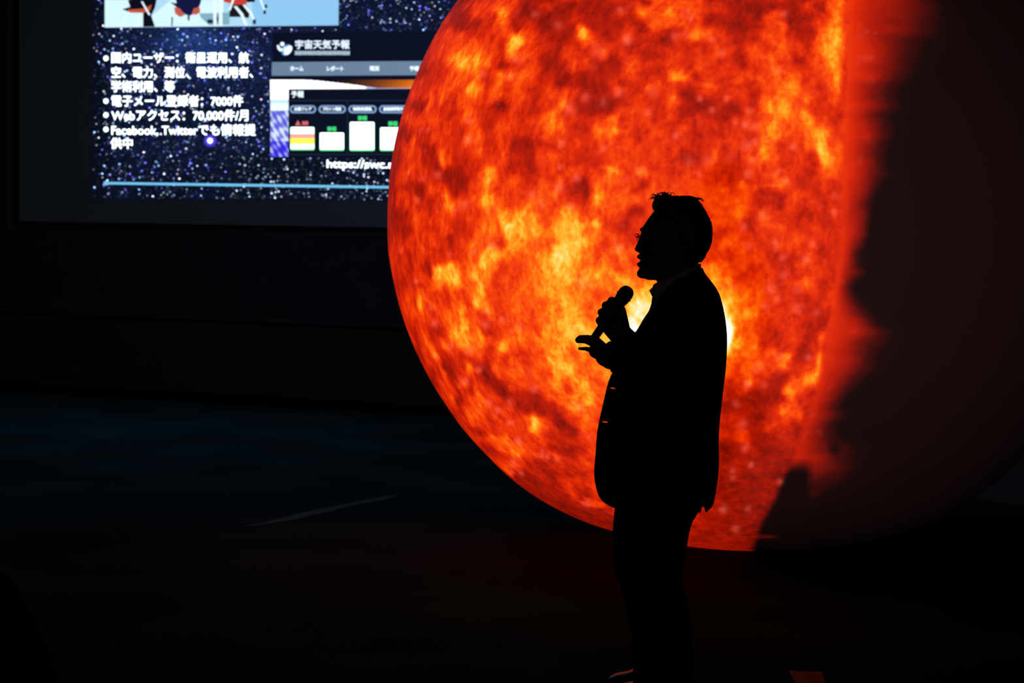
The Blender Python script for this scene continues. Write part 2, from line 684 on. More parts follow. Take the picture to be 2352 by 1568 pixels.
# website window on the slide
web = sl('web_page', [(626, 76), (1330, 67), (1330, 366), (625, 361)], (12, 17, 36), 1.0, off=O1 + 0.004)


def wz(x, y):
    return (590 + x / 5.2267, 60 + y / 5.2267)


def ww(name, pts, rgb, off=0.001, s=1.0, m=None):
    if isinstance(pts[0][0], (int, float)):
        pts = [pts]
    return sl(name, [[wz(*p) for p in q] for q in pts], rgb, s, off=O1 + 0.004 + off, parent=web, m=m)


ww('page_logo', [disc(305, 215, 26, 26), [(238, 232), (262, 226), (282, 262), (312, 268), (334, 240), (352, 250), (322, 300), (276, 304), (250, 276)]], (200, 240, 255), m=WHITE2)
ww('page_logo', disc(352, 285, 44, 74, rot=0.55), (96, 160, 240), 0.001)
ww('page_logo', disc(374, 290, 40, 66, rot=0.65), (225, 245, 255), 0.0015, m=WHITE2)
text('宇宙天気予報', 678, 803, 91.5, 112.5, WHITE2, off=O1 + 0.006, fat=0.012, name='page_title', parent=web)
bars = []
x = 456
while x < 1112:
    w = random.uniform(14, 44)
    bars.append([(x, 298 + random.uniform(-2, 2)), (min(1116, x + w), 298), (min(1116, x + w), 346), (x, 346 + random.uniform(-3, 3))])
    x += w + 3
ww('page_subtitle', bars, (170, 196, 212), 0.001, 1.0)
ww('page_menu_bar', [(180, 432), (3400, 408), (3400, 584), (178, 596)], (108, 134, 160), 0.001, 1.0)
for s, a, b in (('ホーム', 400, 560), ('レポート', 840, 1040), ('現況', 1352, 1470), ('予報', 1832, 1948)):
    text(s, *[590 + v / 5.2267 for v in (a, b)], 60 + 478 / 5.2267, 60 + 538 / 5.2267, WHITE2, off=O1 + 0.0065, fat=0.05, name='menu_text', parent=web)


def banner_mat():
    m = bpy.data.materials.new('page_banner_picture')
    m.use_nodes = True
    nt = m.node_tree
    N, L = nt.nodes, nt.links
    N.remove(N['Principled BSDF'])
    e = N.new('ShaderNodeEmission')
    a = N.new('ShaderNodeVertexColor')
    a.layer_name = 'star'
    L.new(a.outputs[0], e.inputs[0])
    L.new(e.outputs[0], N['Material Output'].inputs[0])
    m.cycles.emission_sampling = 'NONE'
    return m


def painted(name, cols, rows, fn, off, parent):
    mb = MB()
    cc = []
    for j in range(rows + 1):
        for i in range(cols + 1):
            x, y, c, s = fn(i / cols, j / rows)
            mb.v.append(tuple(on_wall(x, y, off)))
            cc.append((*[v * s for v in lin(c)], 1))
    for j in range(rows):
        for i in range(cols):
            a = j * (cols + 1) + i
            mb.f.append((a, a + cols + 1, a + cols + 2, a + 1))
    o = mb.build(name, M_banner, parent)
    ca = o.data.color_attributes.new('star', 'FLOAT_COLOR', 'POINT')
    ca.data.foreach_set('color', np.array(cc, np.float32).ravel())
    return o


M_banner = banner_mat()


def banner(u, v):
    X = 160 + u * 2600
    Y = 643 + v * 118
    edge = 0.0 if X < 560 else min(1.0, ((X - 560) / 900) ** 1.3)        # white wedge narrows to the right
    if v >= edge * 0.86:
        c, s = (245, 250, 255), 1.7
        if X > 1300:
            c, s = (190, 200, 255), 1.0
    else:
        t = min(1, max(0, (X - 900) / 950))
        c = (int(40 + 215 * t), int(28 + 100 * t), int(52 - 20 * t))
        s = 0.25 + 0.75 * t * (0.5 + 0.5 * v)
    return (*wz(X, Y), c, s)


painted('page_banner', 130, 18, banner, O1 + 0.0052, web)


def sidecol(u, v):
    X, Y = 162 + u * 218, 700 + v * 868
    n = math.sin(X * .045 + Y * .013) * math.sin(Y * .028 - X * .021 + 1.3) + 0.6 * math.sin(X * .09 - Y * .06)
    if Y < 880:
        c, s = (245, 252, 255), 1.8
    elif Y < 930:
        c, s = (196, 236, 255), 1.1
    elif Y < 1010:
        c, s = (228, 246, 255), 1.2
    elif Y < 1380:
        k = 0.5 + 0.5 * math.tanh(2.2 * n - 0.6 + (1.2 if Y > 1230 else 0))
        c = tuple(int(a + (b - a) * k) for a, b in zip((92, 98, 226), (222, 236, 255)))
        s = 1.0
    else:
        k = 0.5 + 0.5 * math.tanh(2.0 * n - 1.2 + (0.9 if X < 215 else 0))
        c = tuple(int(a + (b - a) * k) for a, b in zip((58, 44, 226), (190, 204, 255)))
        s = 1.0
    return (*wz(X, Y), c, s)


painted('page_photo', 26, 90, sidecol, O1 + 0.0054, web)
ww('forecast_panel', [(386, 756), (3400, 744), (3400, 1580), (384, 1572)], (12, 18, 34), 0.0022)
text('予報', 668.5, 698, 208.5, 224, WHITE2, off=O1 + 0.0072, fat=0.03, name='panel_heading', parent=web)
ww('panel_line', [[(400, 888), (3000, 884), (3000, 896), (400, 900)], [(1083, 900), (1091, 900), (1091, 1540), (1083, 1540)], [(400, 1536), (3000, 1530), (3000, 1540), (400, 1546)]], (34, 44, 66), 0.0026)
for (a, b, s) in ((394, 712, '太陽フレア'), (740, 1068, 'プロトン現象'), (1100, 1438, '地磁気擾乱'), (1467, 1810, '放射線帯電子')):
    ww('pill', rrect(a, 950, b, 1045, 46), (126, 158, 206), 0.0030, 1.1)
    ww('pill_field', rrect(a + 22, 968, b - 22, 1026, 28), (14, 24, 46), 0.0034)
    text(s, 590 + (a + 50) / 5.2267, 590 + (b - 52) / 5.2267, 60 + 972 / 5.2267, 60 + 1016 / 5.2267, WHITE2, off=O1 + 0.0082, fat=0.03, name='pill_text', parent=web)
pink, green = gm((228, 112, 112), 1.0), gm((66, 222, 124), 1.0)
ww('warning_mark', [(460, 1192), (492, 1128), (526, 1190)], (0, 0, 0), 0.0032, m=pink)
text('活発', *[590 + v / 5.2267 for v in (540, 618)], 60 + 1140 / 5.2267, 60 + 1190 / 5.2267, pink, off=O1 + 0.0072, fat=0.045, name='status_text', parent=web)
for a, b, c, d in ((845, 955, 1204, 1262), (1212, 1325, 1074, 1132), (1577, 1690, 1140, 1200)):
    text('静穏', 590 + a / 5.2267, 590 + b / 5.2267, 60 + c / 5.2267, 60 + d / 5.2267, green, off=O1 + 0.0072, fat=0.055, name='status_text', parent=web)
for i, (a, b, c, d) in enumerate(((400, 692, 1210, 1490), (752, 1048, 1277, 1496), (1114, 1414, 1149, 1499), (1477, 1780, 1215, 1499))):
    ww('level_bar', rrect(a, c, b, d, 16), (84, 240, 140), 0.0030, 1.1)
    ww('bar_fill', rrect(a + 5, c + 2, b - 5, d - 16, 16), (0, 0, 0), 0.0036, m=WHITE)
    if i == 0:
        ww('bar_band', [(a, 1290), (b, 1290), (b, 1346), (a, 1346)], (255, 168, 158), 0.0040, 1.15)
        ww('bar_band', [(a, 1346), (b, 1346), (b, 1416), (a, 1416)], (255, 255, 84), 0.0040, 1.2)

# ------------------------------------------------------------------ the globe with the projected sun
GX, GY, RX, HH, ZC, NT, NB = 1.18494, 10.97812, 1.81994, 1.70914, 1.70948, 2.04652, 2.26538
KT = [-1, -.93, -.85, -.75, -.6, -.4, -.15, .1, .35, .6, .85]
KV = [-.00035, .02618, .00538, -.0176, -.01962, -.00874, .0035, -.00163, -.00906, -.00481, 0]


def prof(t):
    n = NT if t > 0 else NB
    return RX * max(0.0, 1 - abs(t) ** n) ** (1 / n) * (1 + float(np.interp(t, KT, KV)))


# picture of the sun as levels, 32-pixel cells from (896,16)
GRID = """
4444335564 2432333465 5654422233 5365432100
4444533463 4234334436 6553334452 3464433210
4445554459 5333743544 3565434564 3675433210
4444566547 5434454443 4445545565 4775432100
3334577635 5335533554 5454435554 5674332100
3334466466 5433334544 6645455566 4573332100
3354557465 4455335445 5445454567 5463321000
3435465435 4465333454 6334444677 6454321000
3555446445 4655456554 4443345667 7544332100
3344546455 4564466545 4544555775 6754332100
3543546454 3455455555 5445455645 6764432100
3453544464 3554445555 5445446645 4865432100
3544334744 4555457565 5554444555 4564332100
3435435655 5564366645 5555565465 4443321000
3544655755 7555476765 5555564445 5443210000
3355545677 7667566546 5555554544 4443210000
4354644658 7788675455 5555454555 4543210000
4545446648 7688755455 5554654455 4443210000
5445446876 6798766655 5555555444 5443200000
5453866855 6788787665 6668754545 5543100000
4445756656 7788777888 8888866545 6442100000
4565457756 6678767799 9AA9986544 4443210000
4565675656 6678677899 ABBAA77545 4443210000
4544576456 578989BABB BBBBB76445 3443221000
4554677577 677889BBBA BBBBB87445 3533221100
4545345465 5687777888 9AA9776574 3643221000
4444346356 6678677777 7887656554 5643210000
4453453435 5676676666 6666545436 6532100000
4454535534 4567766665 6555433336 5321000000
4444546554 3446666655 5544343466 3320000000
4444454455 5634655555 4444443454 4310000000
4444455554 5534555554 4444453344 3321000000
4444445466 5433455444 4443234334 3221000000
4444445554 3444544444 4443343431 0121000000
4444443433 4334454444 4443333310 0210000000
4444444434 3445454344 4444333430 0210000000
4444444443 3433434344 4444343100 0100000000
4444444444 4433333344 4443332000 0000000000
4444444444 4444333333 3333320000 0000000000
4444444444 4444333333 3333311100 0000000000
"""
rows = [''.join(r.split()) for r in GRID.strip().splitlines()]
GR = np.array([[int(c, 16) for c in r] for r in rows], float)

# (x, y, rx, ry, degrees, level gain)
BLOBS = """
1025 622 14 24 20 1.5;1048 655 14 30 10 1.5;1341 81 14 13 0 3.5;1228 974 10 17 -20 4;1224 985 8 10 0 2;1125 403 15 26 10 1.8;1110 462 22 14 0 1.4;1172 530 26 48 -25 2
1122 602 20 16 -30 2.2;1090 628 11 14 0 1.8;1088 544 10 26 25 2.2;1103 668 13 28 0 2.2;1098 697 10 9 0 1.5;1058 708 10 14 0 1.6;1062 760 12 18 0 2;1100 790 14 26 0 1.6;968 696 7 14 0 2.4;985 690 5 24 -35 1.4
1046 648 12 18 -15 1;1012 625 12 20 -25 1.2;1040 160 10 34 28 1.4;1065 130 20 26 25 1.2;1096 132 12 26 18 1.8;1082 205 8 24 12 1.8;1140 200 9 30 28 1.4;1178 105 18 9 -30 1.8;1150 22 14 8 0 1.6;1157 45 8 16 10 1.4
1023 220 7 18 25 1.4;1000 120 22 8 -55 1.0;985 235 5 30 18 1;1072 260 6 26 25 1.4;943 240 4 30 14 1.3;948 330 4 34 10 1.4;1018 365 6 22 0 1.9;993 440 12 10 0 1.2;1027 455 8 26 -20 1.1;940 395 4 14 22 1
1285 235 8 34 25 1.8;1265 290 6 26 5 2;1290 300 12 8 30 1.2;1402 388 24 8 15 2;1376 455 12 16 15 2.2;1465 392 13 9 -10 1.3;1310 510 24 26 0 1.2;1300 560 24 40 0 1.4;1335 560 12 16 35 2;1288 590 24 34 0 1.6;1280 640 30 20 0 1.3
1360 520 26 7 -10 1.4;1222 515 10 16 20 1.4;1208 485 10 26 0 1.5;1450 150 18 11 -30 1.3;1493 205 6 8 0 1.8;1460 22 10 14 0 1.2;1418 300 14 8 -20 1.4;1400 270 20 8 -25 1;1416 300 30 6 0 .8;1493 57 9 8 0 1.3;1554 172 16 10 -30 1.3
1604 75 30 12 10 1.2;1545 25 14 10 0 1.2;1615 14 14 18 -30 1;1560 178 18 9 0 1.5;1690 190 10 8 0 1.4;1625 198 30 6 5 1;1545 228 10 10 0 1.4;1760 235 12 18 0 1.6;1800 250 14 14 0 1.8;1780 290 18 22 0 1.6;1776 140 10 26 -15 1
1880 340 8 16 0 2.6;1884 358 7 12 0 1.8;1884 305 20 14 0 1.5;1900 395 14 14 0 1.4;1918 95 12 30 0 1.6;1908 105 24 26 0 1;1928 30 9 50 0 1.6;1924 190 7 36 6 2;1855 228 10 10 0 1;1830 205 12 20 0 1
1705 420 7 12 0 1.6;1768 425 26 5 0 1.6;1786 398 5 10 0 1.4;1753 350 7 28 0 1.2;1714 530 10 10 0 1;1677 560 12 12 -30 1;1580 300 12 8 0 1;1660 430 12 30 -10 .8;1805 815 7 11 0 2.4;1800 838 9 10 0 1.4;1865 870 16 14 -30 1.6
1882 830 5 32 8 1.6;1888 775 8 16 20 1.2;1812 900 14 18 30 1.2;1796 945 14 16 10 1.2;1722 878 8 6 -20 1.5;1840 895 40 9 -42 1;1712 1010 12 14 -20 1.4;1772 985 10 12 0 1
1478 690 34 40 20 1.6;1445 738 18 30 20 2.5;1452 770 14 20 0 3;1672 775 7 22 0 3;1664 745 10 40 0 1.6;1650 690 8 30 -20 1.2;1298 772 20 12 20 2;1330 760 30 12 0 1.4;1300 720 10 60 0 1.2;1418 650 30 14 0 .8;1270 690 14 34 0 .8
1335 880 20 26 -10 1.6;1348 905 14 22 0 1.2;1295 850 26 16 -30 1.3;1265 840 30 12 -30 .8;1265 795 18 30 0 1;1365 975 26 7 40 1.8;1310 930 20 8 35 1.5;1178 828 5 8 0 2;1156 795 9 12 0 2;1070 790 12 12 0 1
1160 900 10 22 -40 1.6;1140 860 10 16 -20 1.4;1085 860 6 26 -25 1.8;1100 912 7 22 -30 2;1010 835 5 30 -25 1.8;1020 870 5 36 -28 1.2;980 790 5 36 -15 1.6;998 818 5 18 -25 2;1028 905 5 40 -30 1.3;1060 890 8 14 -30 1
1200 1030 22 8 60 1.4;1185 1040 10 16 -20 1.2;1165 1012 10 14 -40 1.3;1178 1070 8 26 -70 1.4;1165 1080 6 14 -40 1.3;1195 1068 16 8 -20 1;1268 1045 14 5 30 1.5;1292 1055 16 5 25 1.2;1360 1155 26 6 8 1.8;1240 1005 10 16 -40 1.3
1000 960 6 20 -35 1.2;1060 990 8 30 -40 1;1190 1090 8 14 -50 1.3;1170 1078 6 18 -40 1;1300 1110 10 30 -40 1;1250 1100 14 8 30 1;1340 1110 26 8 25 1;1130 1010 10 24 -42 1
1247 165 26 9 -45 -1.3;1265 145 14 10 0 -1.2;1285 185 14 20 0 -1.4;1258 55 16 20 30 -2;1222 22 20 22 40 -2;1360 150 34 16 -28 -1.4;1405 140 20 10 0 -1;1350 195 16 18 0 -1.4;1370 240 26 10 -5 -1.6;1290 262 18 10 0 -.8;1340 20 50 14 0 -1
1395 60 40 12 -15 -1;1460 50 20 12 0 -1.4;1430 190 20 10 0 -1;1330 445 26 20 -10 -1.8;1225 385 14 16 0 -1.4;1270 345 16 8 30 -1.2;1465 430 22 16 0 -1.5;1420 520 26 18 0 -1.6;1440 500 24 16 -30 -1.2;1470 480 24 14 0 -1.2
1035 400 26 18 10 -2;1060 415 20 14 0 -1.4;1002 365 8 24 -10 -2;963 435 8 14 -15 -2.2;985 470 8 16 -25 -1;1040 520 18 26 35 -1;985 610 14 18 0 -1.6;940 600 6 26 0 -1.8;920 530 8 40 0 -1;1190 330 14 20 30 -1.4;1160 375 24 8 -35 -1
1060 55 34 8 -12 -2;1130 35 16 8 0 -1;1050 75 20 8 -35 -1.4;1180 145 18 16 0 -1.2;1145 245 14 26 20 -1.6;1165 200 10 24 30 -1.2;1070 300 12 20 30 -1.4;1115 290 16 18 0 -1;960 245 6 36 22 -1.4
1580 215 14 16 0 -1.8;1625 240 26 16 0 -1.8;1690 250 20 16 0 -1.6;1700 60 50 16 0 -1;1740 12 40 14 0 -1.5;1830 40 20 30 0 -1.6;1838 85 14 20 0 -1.5;1535 95 14 10 0 -2;1700 130 14 30 -10 -1.2;1735 90 14 10 0 -1
1590 365 20 14 0 -1;1770 262 20 4 8 -2;1735 350 14 14 0 -1.2;1780 460 30 20 0 -1.4;1690 440 10 10 0 -1.2;1860 400 14 14 0 -1;1700 640 14 10 0 -.8;1830 640 16 20 0 -1
1115 745 20 20 0 -1.2;1075 700 14 20 -20 -1.2;1000 765 16 18 0 -1.6;950 690 8 20 0 -1.4;960 790 6 24 -15 -2;1025 835 10 22 -25 -2;1045 885 14 18 -30 -1.8;1110 850 12 40 -45 -2.2;1140 880 12 36 -45 -1.8;1170 910 12 40 -50 -2
1230 915 28 20 30 -1.8;1280 965 34 16 35 -1.8;1310 985 30 14 30 -1.4;1255 1000 14 10 30 -1.2;1050 930 12 14 0 -1.4;1250 855 12 18 20 -1.6;1310 890 12 18 -20 -1.4;1240 1060 14 6 25 -1.2;1150 1045 22 8 32 -2;1195 1092 16 6 30 -1.6
1250 1075 20 10 35 -1.4;1330 1130 24 8 20 -1.6;1335 1030 20 10 0 -.8;1280 1130 30 6 32 -1;1105 995 8 12 -40 -1.6;1018 940 5 18 -35 -1.2;1668 1035 18 12 0 -1.4
1700 1085 14 8 -20 -1.2;1665 1105 12 16 0 -1.2;1700 930 26 14 -30 -1.2;1845 815 16 14 0 -1.6;1800 860 26 8 0 -1.2;1830 780 14 20 0 -1;1780 770 20 14 0 -1;1885 740 14 16 0 -1
"""
# small pale pink specks (x, y, r, gain)
SPECKS = """
1441 92 9 1.6;1418 214 9 1.2;1383 235 9 .5;1307 250 13 .9;1345 224 9 .8;1488 258 8 1;1229 31 8 .7;1422 25 8 .9;1500 214 9 .7;1280 58 10 .6;1372 118 14 .6;1290 330 7 1.3;1286 385 6 1.1;1322 410 8 1.1;1285 432 9 1.1;1310 476 8 .9;1384 340 7 .9
1470 394 10 .7;1420 572 8 1.3;1220 445 8 .8;1243 466 8 .8;1549 84 9 .7;1573 78 8 .6;1655 122 9 .8;1583 40 8 .7;1576 26 7 .7;1636 92 7 .7;1607 227 6 1;1668 226 6 1;1635 254 7 1;1713 285 9 1.2;1735 290 8 .9;1722 255 8 .7;1802 33 7 1;1788 163 7 1;1552 312 8 1.2;1690 282 6 .7
1719 398 8 1.3;1730 370 8 .9;1717 335 11 1;1735 326 8 .9;1786 395 7 .8;1806 415 7 .9;1751 496 8 1;1820 338 8 1;1708 518 9 .7;1780 556 7 .9;1780 570 6 .7;1718 567 7 .6;1798 592 7 .9;1850 597 9 1.1;1866 560 7 .9;1915 487 7 1;1918 450 7 .6;1800 632 8 .8;1605 398 7 .7;1622 366 12 .6;1583 370 10 .6;1604 545 10 .4
1078 276 7 1;1110 172 7 .9;1172 174 8 .8;1188 135 9 .7;1077 322 8 1.2;1004 400 7 1;984 297 5 .8;966 300 5 .6;940 396 4 .9;1067 470 8 .9;1086 580 6 .9;1031 585 6 .6;1130 568 9 1;1045 482 6 .6;970 410 7 .6;957 459 6 .8;920 575 5 .5
998 743 7 1.1;990 708 6 .7;955 645 6 .9;1118 712 7 .8;1114 745 8 .9;1155 735 7 .8;1190 752 8 .8;1078 803 9 .9;1037 795 7 .7;1101 848 7 .9;1124 925 7 1.1;1146 942 7 1;1065 875 8 1;998 820 5 .9;1170 925 9 .5;1226 892 8 1;1330 935 8 .8;1172 970 7 .9;1190 1012 8 1.1;1245 1042 6 .9;1256 1048 6 .8;1280 1055 6 .8
1175 1085 5 .7;1198 1085 6 .7;1347 1158 8 .7;1355 1005 6 .6;1767 662 8 1.2;1774 671 7 1;1785 686 8 .8;1833 709 10 .8;1832 668 8 .7;1758 705 7 .7;1875 718 7 .7;1858 820 8 .9;1720 882 8 .9;1756 884 8 .6;1740 845 10 .6;1790 820 8 .7;1690 927 8 .6;1726 1068 6 1.1;1660 1170 8 1;1790 1105 6 .8;1682 1095 7 .6;1662 1165 8 .5;1720 1170 7 .6;1690 1215 9 .6;1710 1030 9 .7;1705 975 10 .7;1682 1078 7 .6;1340 648 12 1;1180 1062 7 .8
1990 74 6 .7;1978 82 10 .5;1987 134 8 .8;1998 132 7 .8;2008 76 4 .6;1975 133 8 .6;1895 485 0 0
"""


def vnoise(p, seed):
    i = np.floor(p).astype(np.int64)
    f = p - i
    f = f * f * (3 - 2 * f)
    out = 0
    for dx in (0, 1):
        for dy in (0, 1):
            for dz in (0, 1):
                h = ((i[:, 0] + dx) * 73856093) ^ ((i[:, 1] + dy) * 19349663) ^ ((i[:, 2] + dz) * 83492791) ^ (seed * 2654435761)
                h = (h ^ (h >> 13)) * 1274126177
                h = ((h ^ (h >> 16)) & 0xffffff) / 0xffffff
                w = (f[:, 0] if dx else 1 - f[:, 0]) * (f[:, 1] if dy else 1 - f[:, 1]) * (f[:, 2] if dz else 1 - f[:, 2])
                out = out + h * w
    return out


# mesh: finer on the side turned to the hall
lon = np.concatenate([np.linspace(math.pi, 2 * math.pi, 620, endpoint=False), np.linspace(0, math.pi, 90, endpoint=False)])
nl = len(lon)
us = np.linspace(-math.pi / 2, math.pi / 2, 430)[1:-1]
ts = np.sin(us)
rr = np.array([prof(float(t)) for t in ts])
V = np.empty((len(ts), nl, 3))
V[..., 0] = rr[:, None] * np.cos(lon)
V[..., 1] = rr[:, None] * np.sin(lon)
V[..., 2] = (HH * ts)[:, None]
V = V.reshape(-1, 3)
V = np.vstack([V, [[0, 0, -HH], [0, 0, HH]]])
Wd = V + np.array([GX, GY, ZC])
cc = (Wd - np.array([0, 0, H0])) @ CAMR
PX = CX + F * cc[:, 0] / -cc[:, 2]
PY = CY - F * cc[:, 1] / -cc[:, 2]
front = V[:, 1] < 0.30


def bil(gx, gy):
    gx = np.clip(gx, 0, GR.shape[1] - 1.001)
    gy = np.clip(gy, 0, GR.shape[0] - 1.001)
    i, j = gx.astype(int), gy.astype(int)
    fx, fy = gx - i, gy - j
    fx, fy = fx * fx * (3 - 2 * fx), fy * fy * (3 - 2 * fy)
    return (GR[j, i] * (1 - fx) + GR[j, i + 1] * fx) * (1 - fy) + (GR[j + 1, i] * (1 - fx) + GR[j + 1, i + 1] * fx) * fy


# jitter the cell borders so no grid shows
jx = (vnoise(V * 11, 3) - 0.5) * 34 + (vnoise(V * 26, 4) - 0.5) * 16
jy = (vnoise(V * 11, 5) - 0.5) * 34 + (vnoise(V * 26, 6) - 0.5) * 16
base = bil((PX - 896) / 32 + 0.5 - 0.5, (PY - 16) / 32)
near_rim = np.exp(-((PX - 1935) / 60) ** 2)
jx *= 1 - 0.75 * near_rim
heat = bil((PX - 896 + jx) / 32, np.abs((PY - 16 + jy) / 32 + 0.0))
heat = 4.35 + (heat - 4.35) * 0.92
for item in BLOBS.replace('\n', ';').split(';'):
    if not item.strip():
        continue
    bx, by, brx, bry, deg, g = [float(v) for v in item.split()]
    s_, c_ = math.sin(math.radians(deg)), math.cos(math.radians(deg))
    m_ = (np.abs(PX - bx) < 110) & (np.abs(PY - by) < 110) & front
    dx, dy = PX[m_] + 0.35 * jx[m_] - bx, PY[m_] + 0.35 * jy[m_] - by
    u, v = dx * c_ + dy * s_, -dx * s_ + dy * c_
    q = (u / (brx * 1.15)) ** 2 + (v / (bry * 1.15)) ** 2
    heat[m_] += (0.9 if g > 0 else 0.6) * g * np.exp(-q ** 1.3)
speck = np.zeros(len(V))
for item in SPECKS.replace('\n', ';').split(';'):
    if not item.strip():
        continue
    bx, by, r_, g = [float(v) for v in item.split()]
    if g == 0:
        continue
    m_ = (np.abs(PX - bx) < 40) & (np.abs(PY - by) < 40) & front
    dx, dy = PX[m_] + 0.2 * jx[m_] - bx, PY[m_] + 0.2 * jy[m_] - by
    speck[m_] = np.maximum(speck[m_], g * np.exp(-(dx * dx + dy * dy) / (r_ * 1.05) ** 2))
# edge of the projected picture: sharp limb towards the prominences, dark gap below
limb = np.interp(PY, [0, 400, 500, 600, 700, 770, 850, 900, 960, 1000, 1050, 1100, 1150, 1200, 1258], [1945, 1930, 1928, 1925, 1910, 1893, 1882, 1872, 1850, 1836, 1822, 1800, 1780, 1752, 1730])
flame = (vnoise(V * np.array([4, 4, 8]), 21) - 0.5) * 50 + (vnoise(V * np.array([7, 7, 24]), 22) - 0.5) * 30
reach = np.interp(PY, [0, 60, 150, 230, 300, 350, 400, 450, 520, 600, 660, 720, 760, 800, 850, 890, 930, 980, 1020, 1060, 1110, 1150, 1200, 1228, 1236, 1244, 1260],
                  [2120, 2120, 2090, 2060, 2045, 2045, 2035, 1990, 1972, 1968, 1960, 2000, 2035, 2010, 1990, 1960, 1925, 1935, 1950, 1952, 1940, 1895, 1752, 1765, 1800, 1765, 1735])
k = np.clip((PX + flame * np.clip((PX - limb) / 60, 0, 1) - limb) / np.maximum(reach - limb, 8), 0, 1.7)
cap = np.interp(PY, [700, 1050, 1200], [4.7, 3.6, 2.4]) * np.clip(1 - k / 1.6, 0, 1) ** 1.8
wgt = np.clip((PX - limb + 4) / 14, 0, 1)
low = np.clip((PY - 1050) / 40, 0, 1)
wide = np.clip((PX - limb + 14) / 30, 0, 1)
wgt = wgt * (1 - low) + low * wide * wide * (3 - 2 * wide)
hot = np.maximum(0, heat - 5.2) * np.exp(-np.clip(PX - limb, 0, 200) / 14.0)
arm = np.clip((PX - limb - np.interp(PY, [1060, 1110, 1150], [30, 48, 60])) / 26, 0, 1) * np.clip((1175 - PY) / 40, 0, 1)
streak = 0.62 * np.exp(-((PY - 1232) / 5.5) ** 2) * np.clip((1800 - PX) / 30, 0, 1)
cap = cap * (1 - low) + low * (cap * arm + 2.2 * streak)
cap = cap * (1 - 0.6 * np.exp(-(((PX - 1917) / 14) ** 2 + ((PY - 1030) / 14) ** 2)))
soft = np.where(heat < 3.4, 3.4 - (3.4 - heat) * 0.55, heat) - 0.15 + 0.9 * speck
whitish = np.exp(-((PX - 1560) / 150) ** 4 - ((PY - 740) / 95) ** 4)
soft = np.where(soft > 7.4, 7.4 + (soft - 7.4) * (0.6 + 0.4 * whitish), soft)
soft = soft - 0.95 * np.clip((PX - 1560) / 200, 0, 1) * np.clip((PY - 860) / 200, 0, 1) - 0.5 * np.clip((PY - 1040) / 120, 0, 1) - 0.25
rim = np.abs((PX - 1749) / 861) ** 2.1 + np.abs((PY - 490) / 770) ** 2.1
soft = soft - 1.1 * np.clip((rim - 0.93) / 0.08, 0, 1) * (PX < 1500)
soft = soft + 0.5 * np.exp(-((PX - limb + 30) / 34) ** 2) * np.clip((PY - 1000) / 90, 0, 1)
soft = np.where(soft < 2.6, 2.6 - (2.6 - soft) * 0.3, soft)
heat = (cap + 0.8 * hot) * wgt + soft * (1 - wgt)
heat = np.where(front, heat, 0)
heat = np.clip(heat, 0, 12)

faces = []
nr = len(ts)
idx = np.arange(nr * nl).reshape(nr, nl)
A = idx[:-1]
B = idx[1:]
quads = np.stack([A, np.roll(A, -1, 1), np.roll(B, -1, 1), B], -1).reshape(-1, 4)
fan0 = [(nr * nl, int(idx[0, (j + 1) % nl]), int(idx[0, j])) for j in range(nl)]
fan1 = [(nr * nl + 1, int(idx[-1, j]), int(idx[-1, (j + 1) % nl])) for j in range(nl)]
me = bpy.data.meshes.new('globe')
me.from_pydata(V.tolist(), [], quads.tolist() + fan0 + fan1)
me.update()


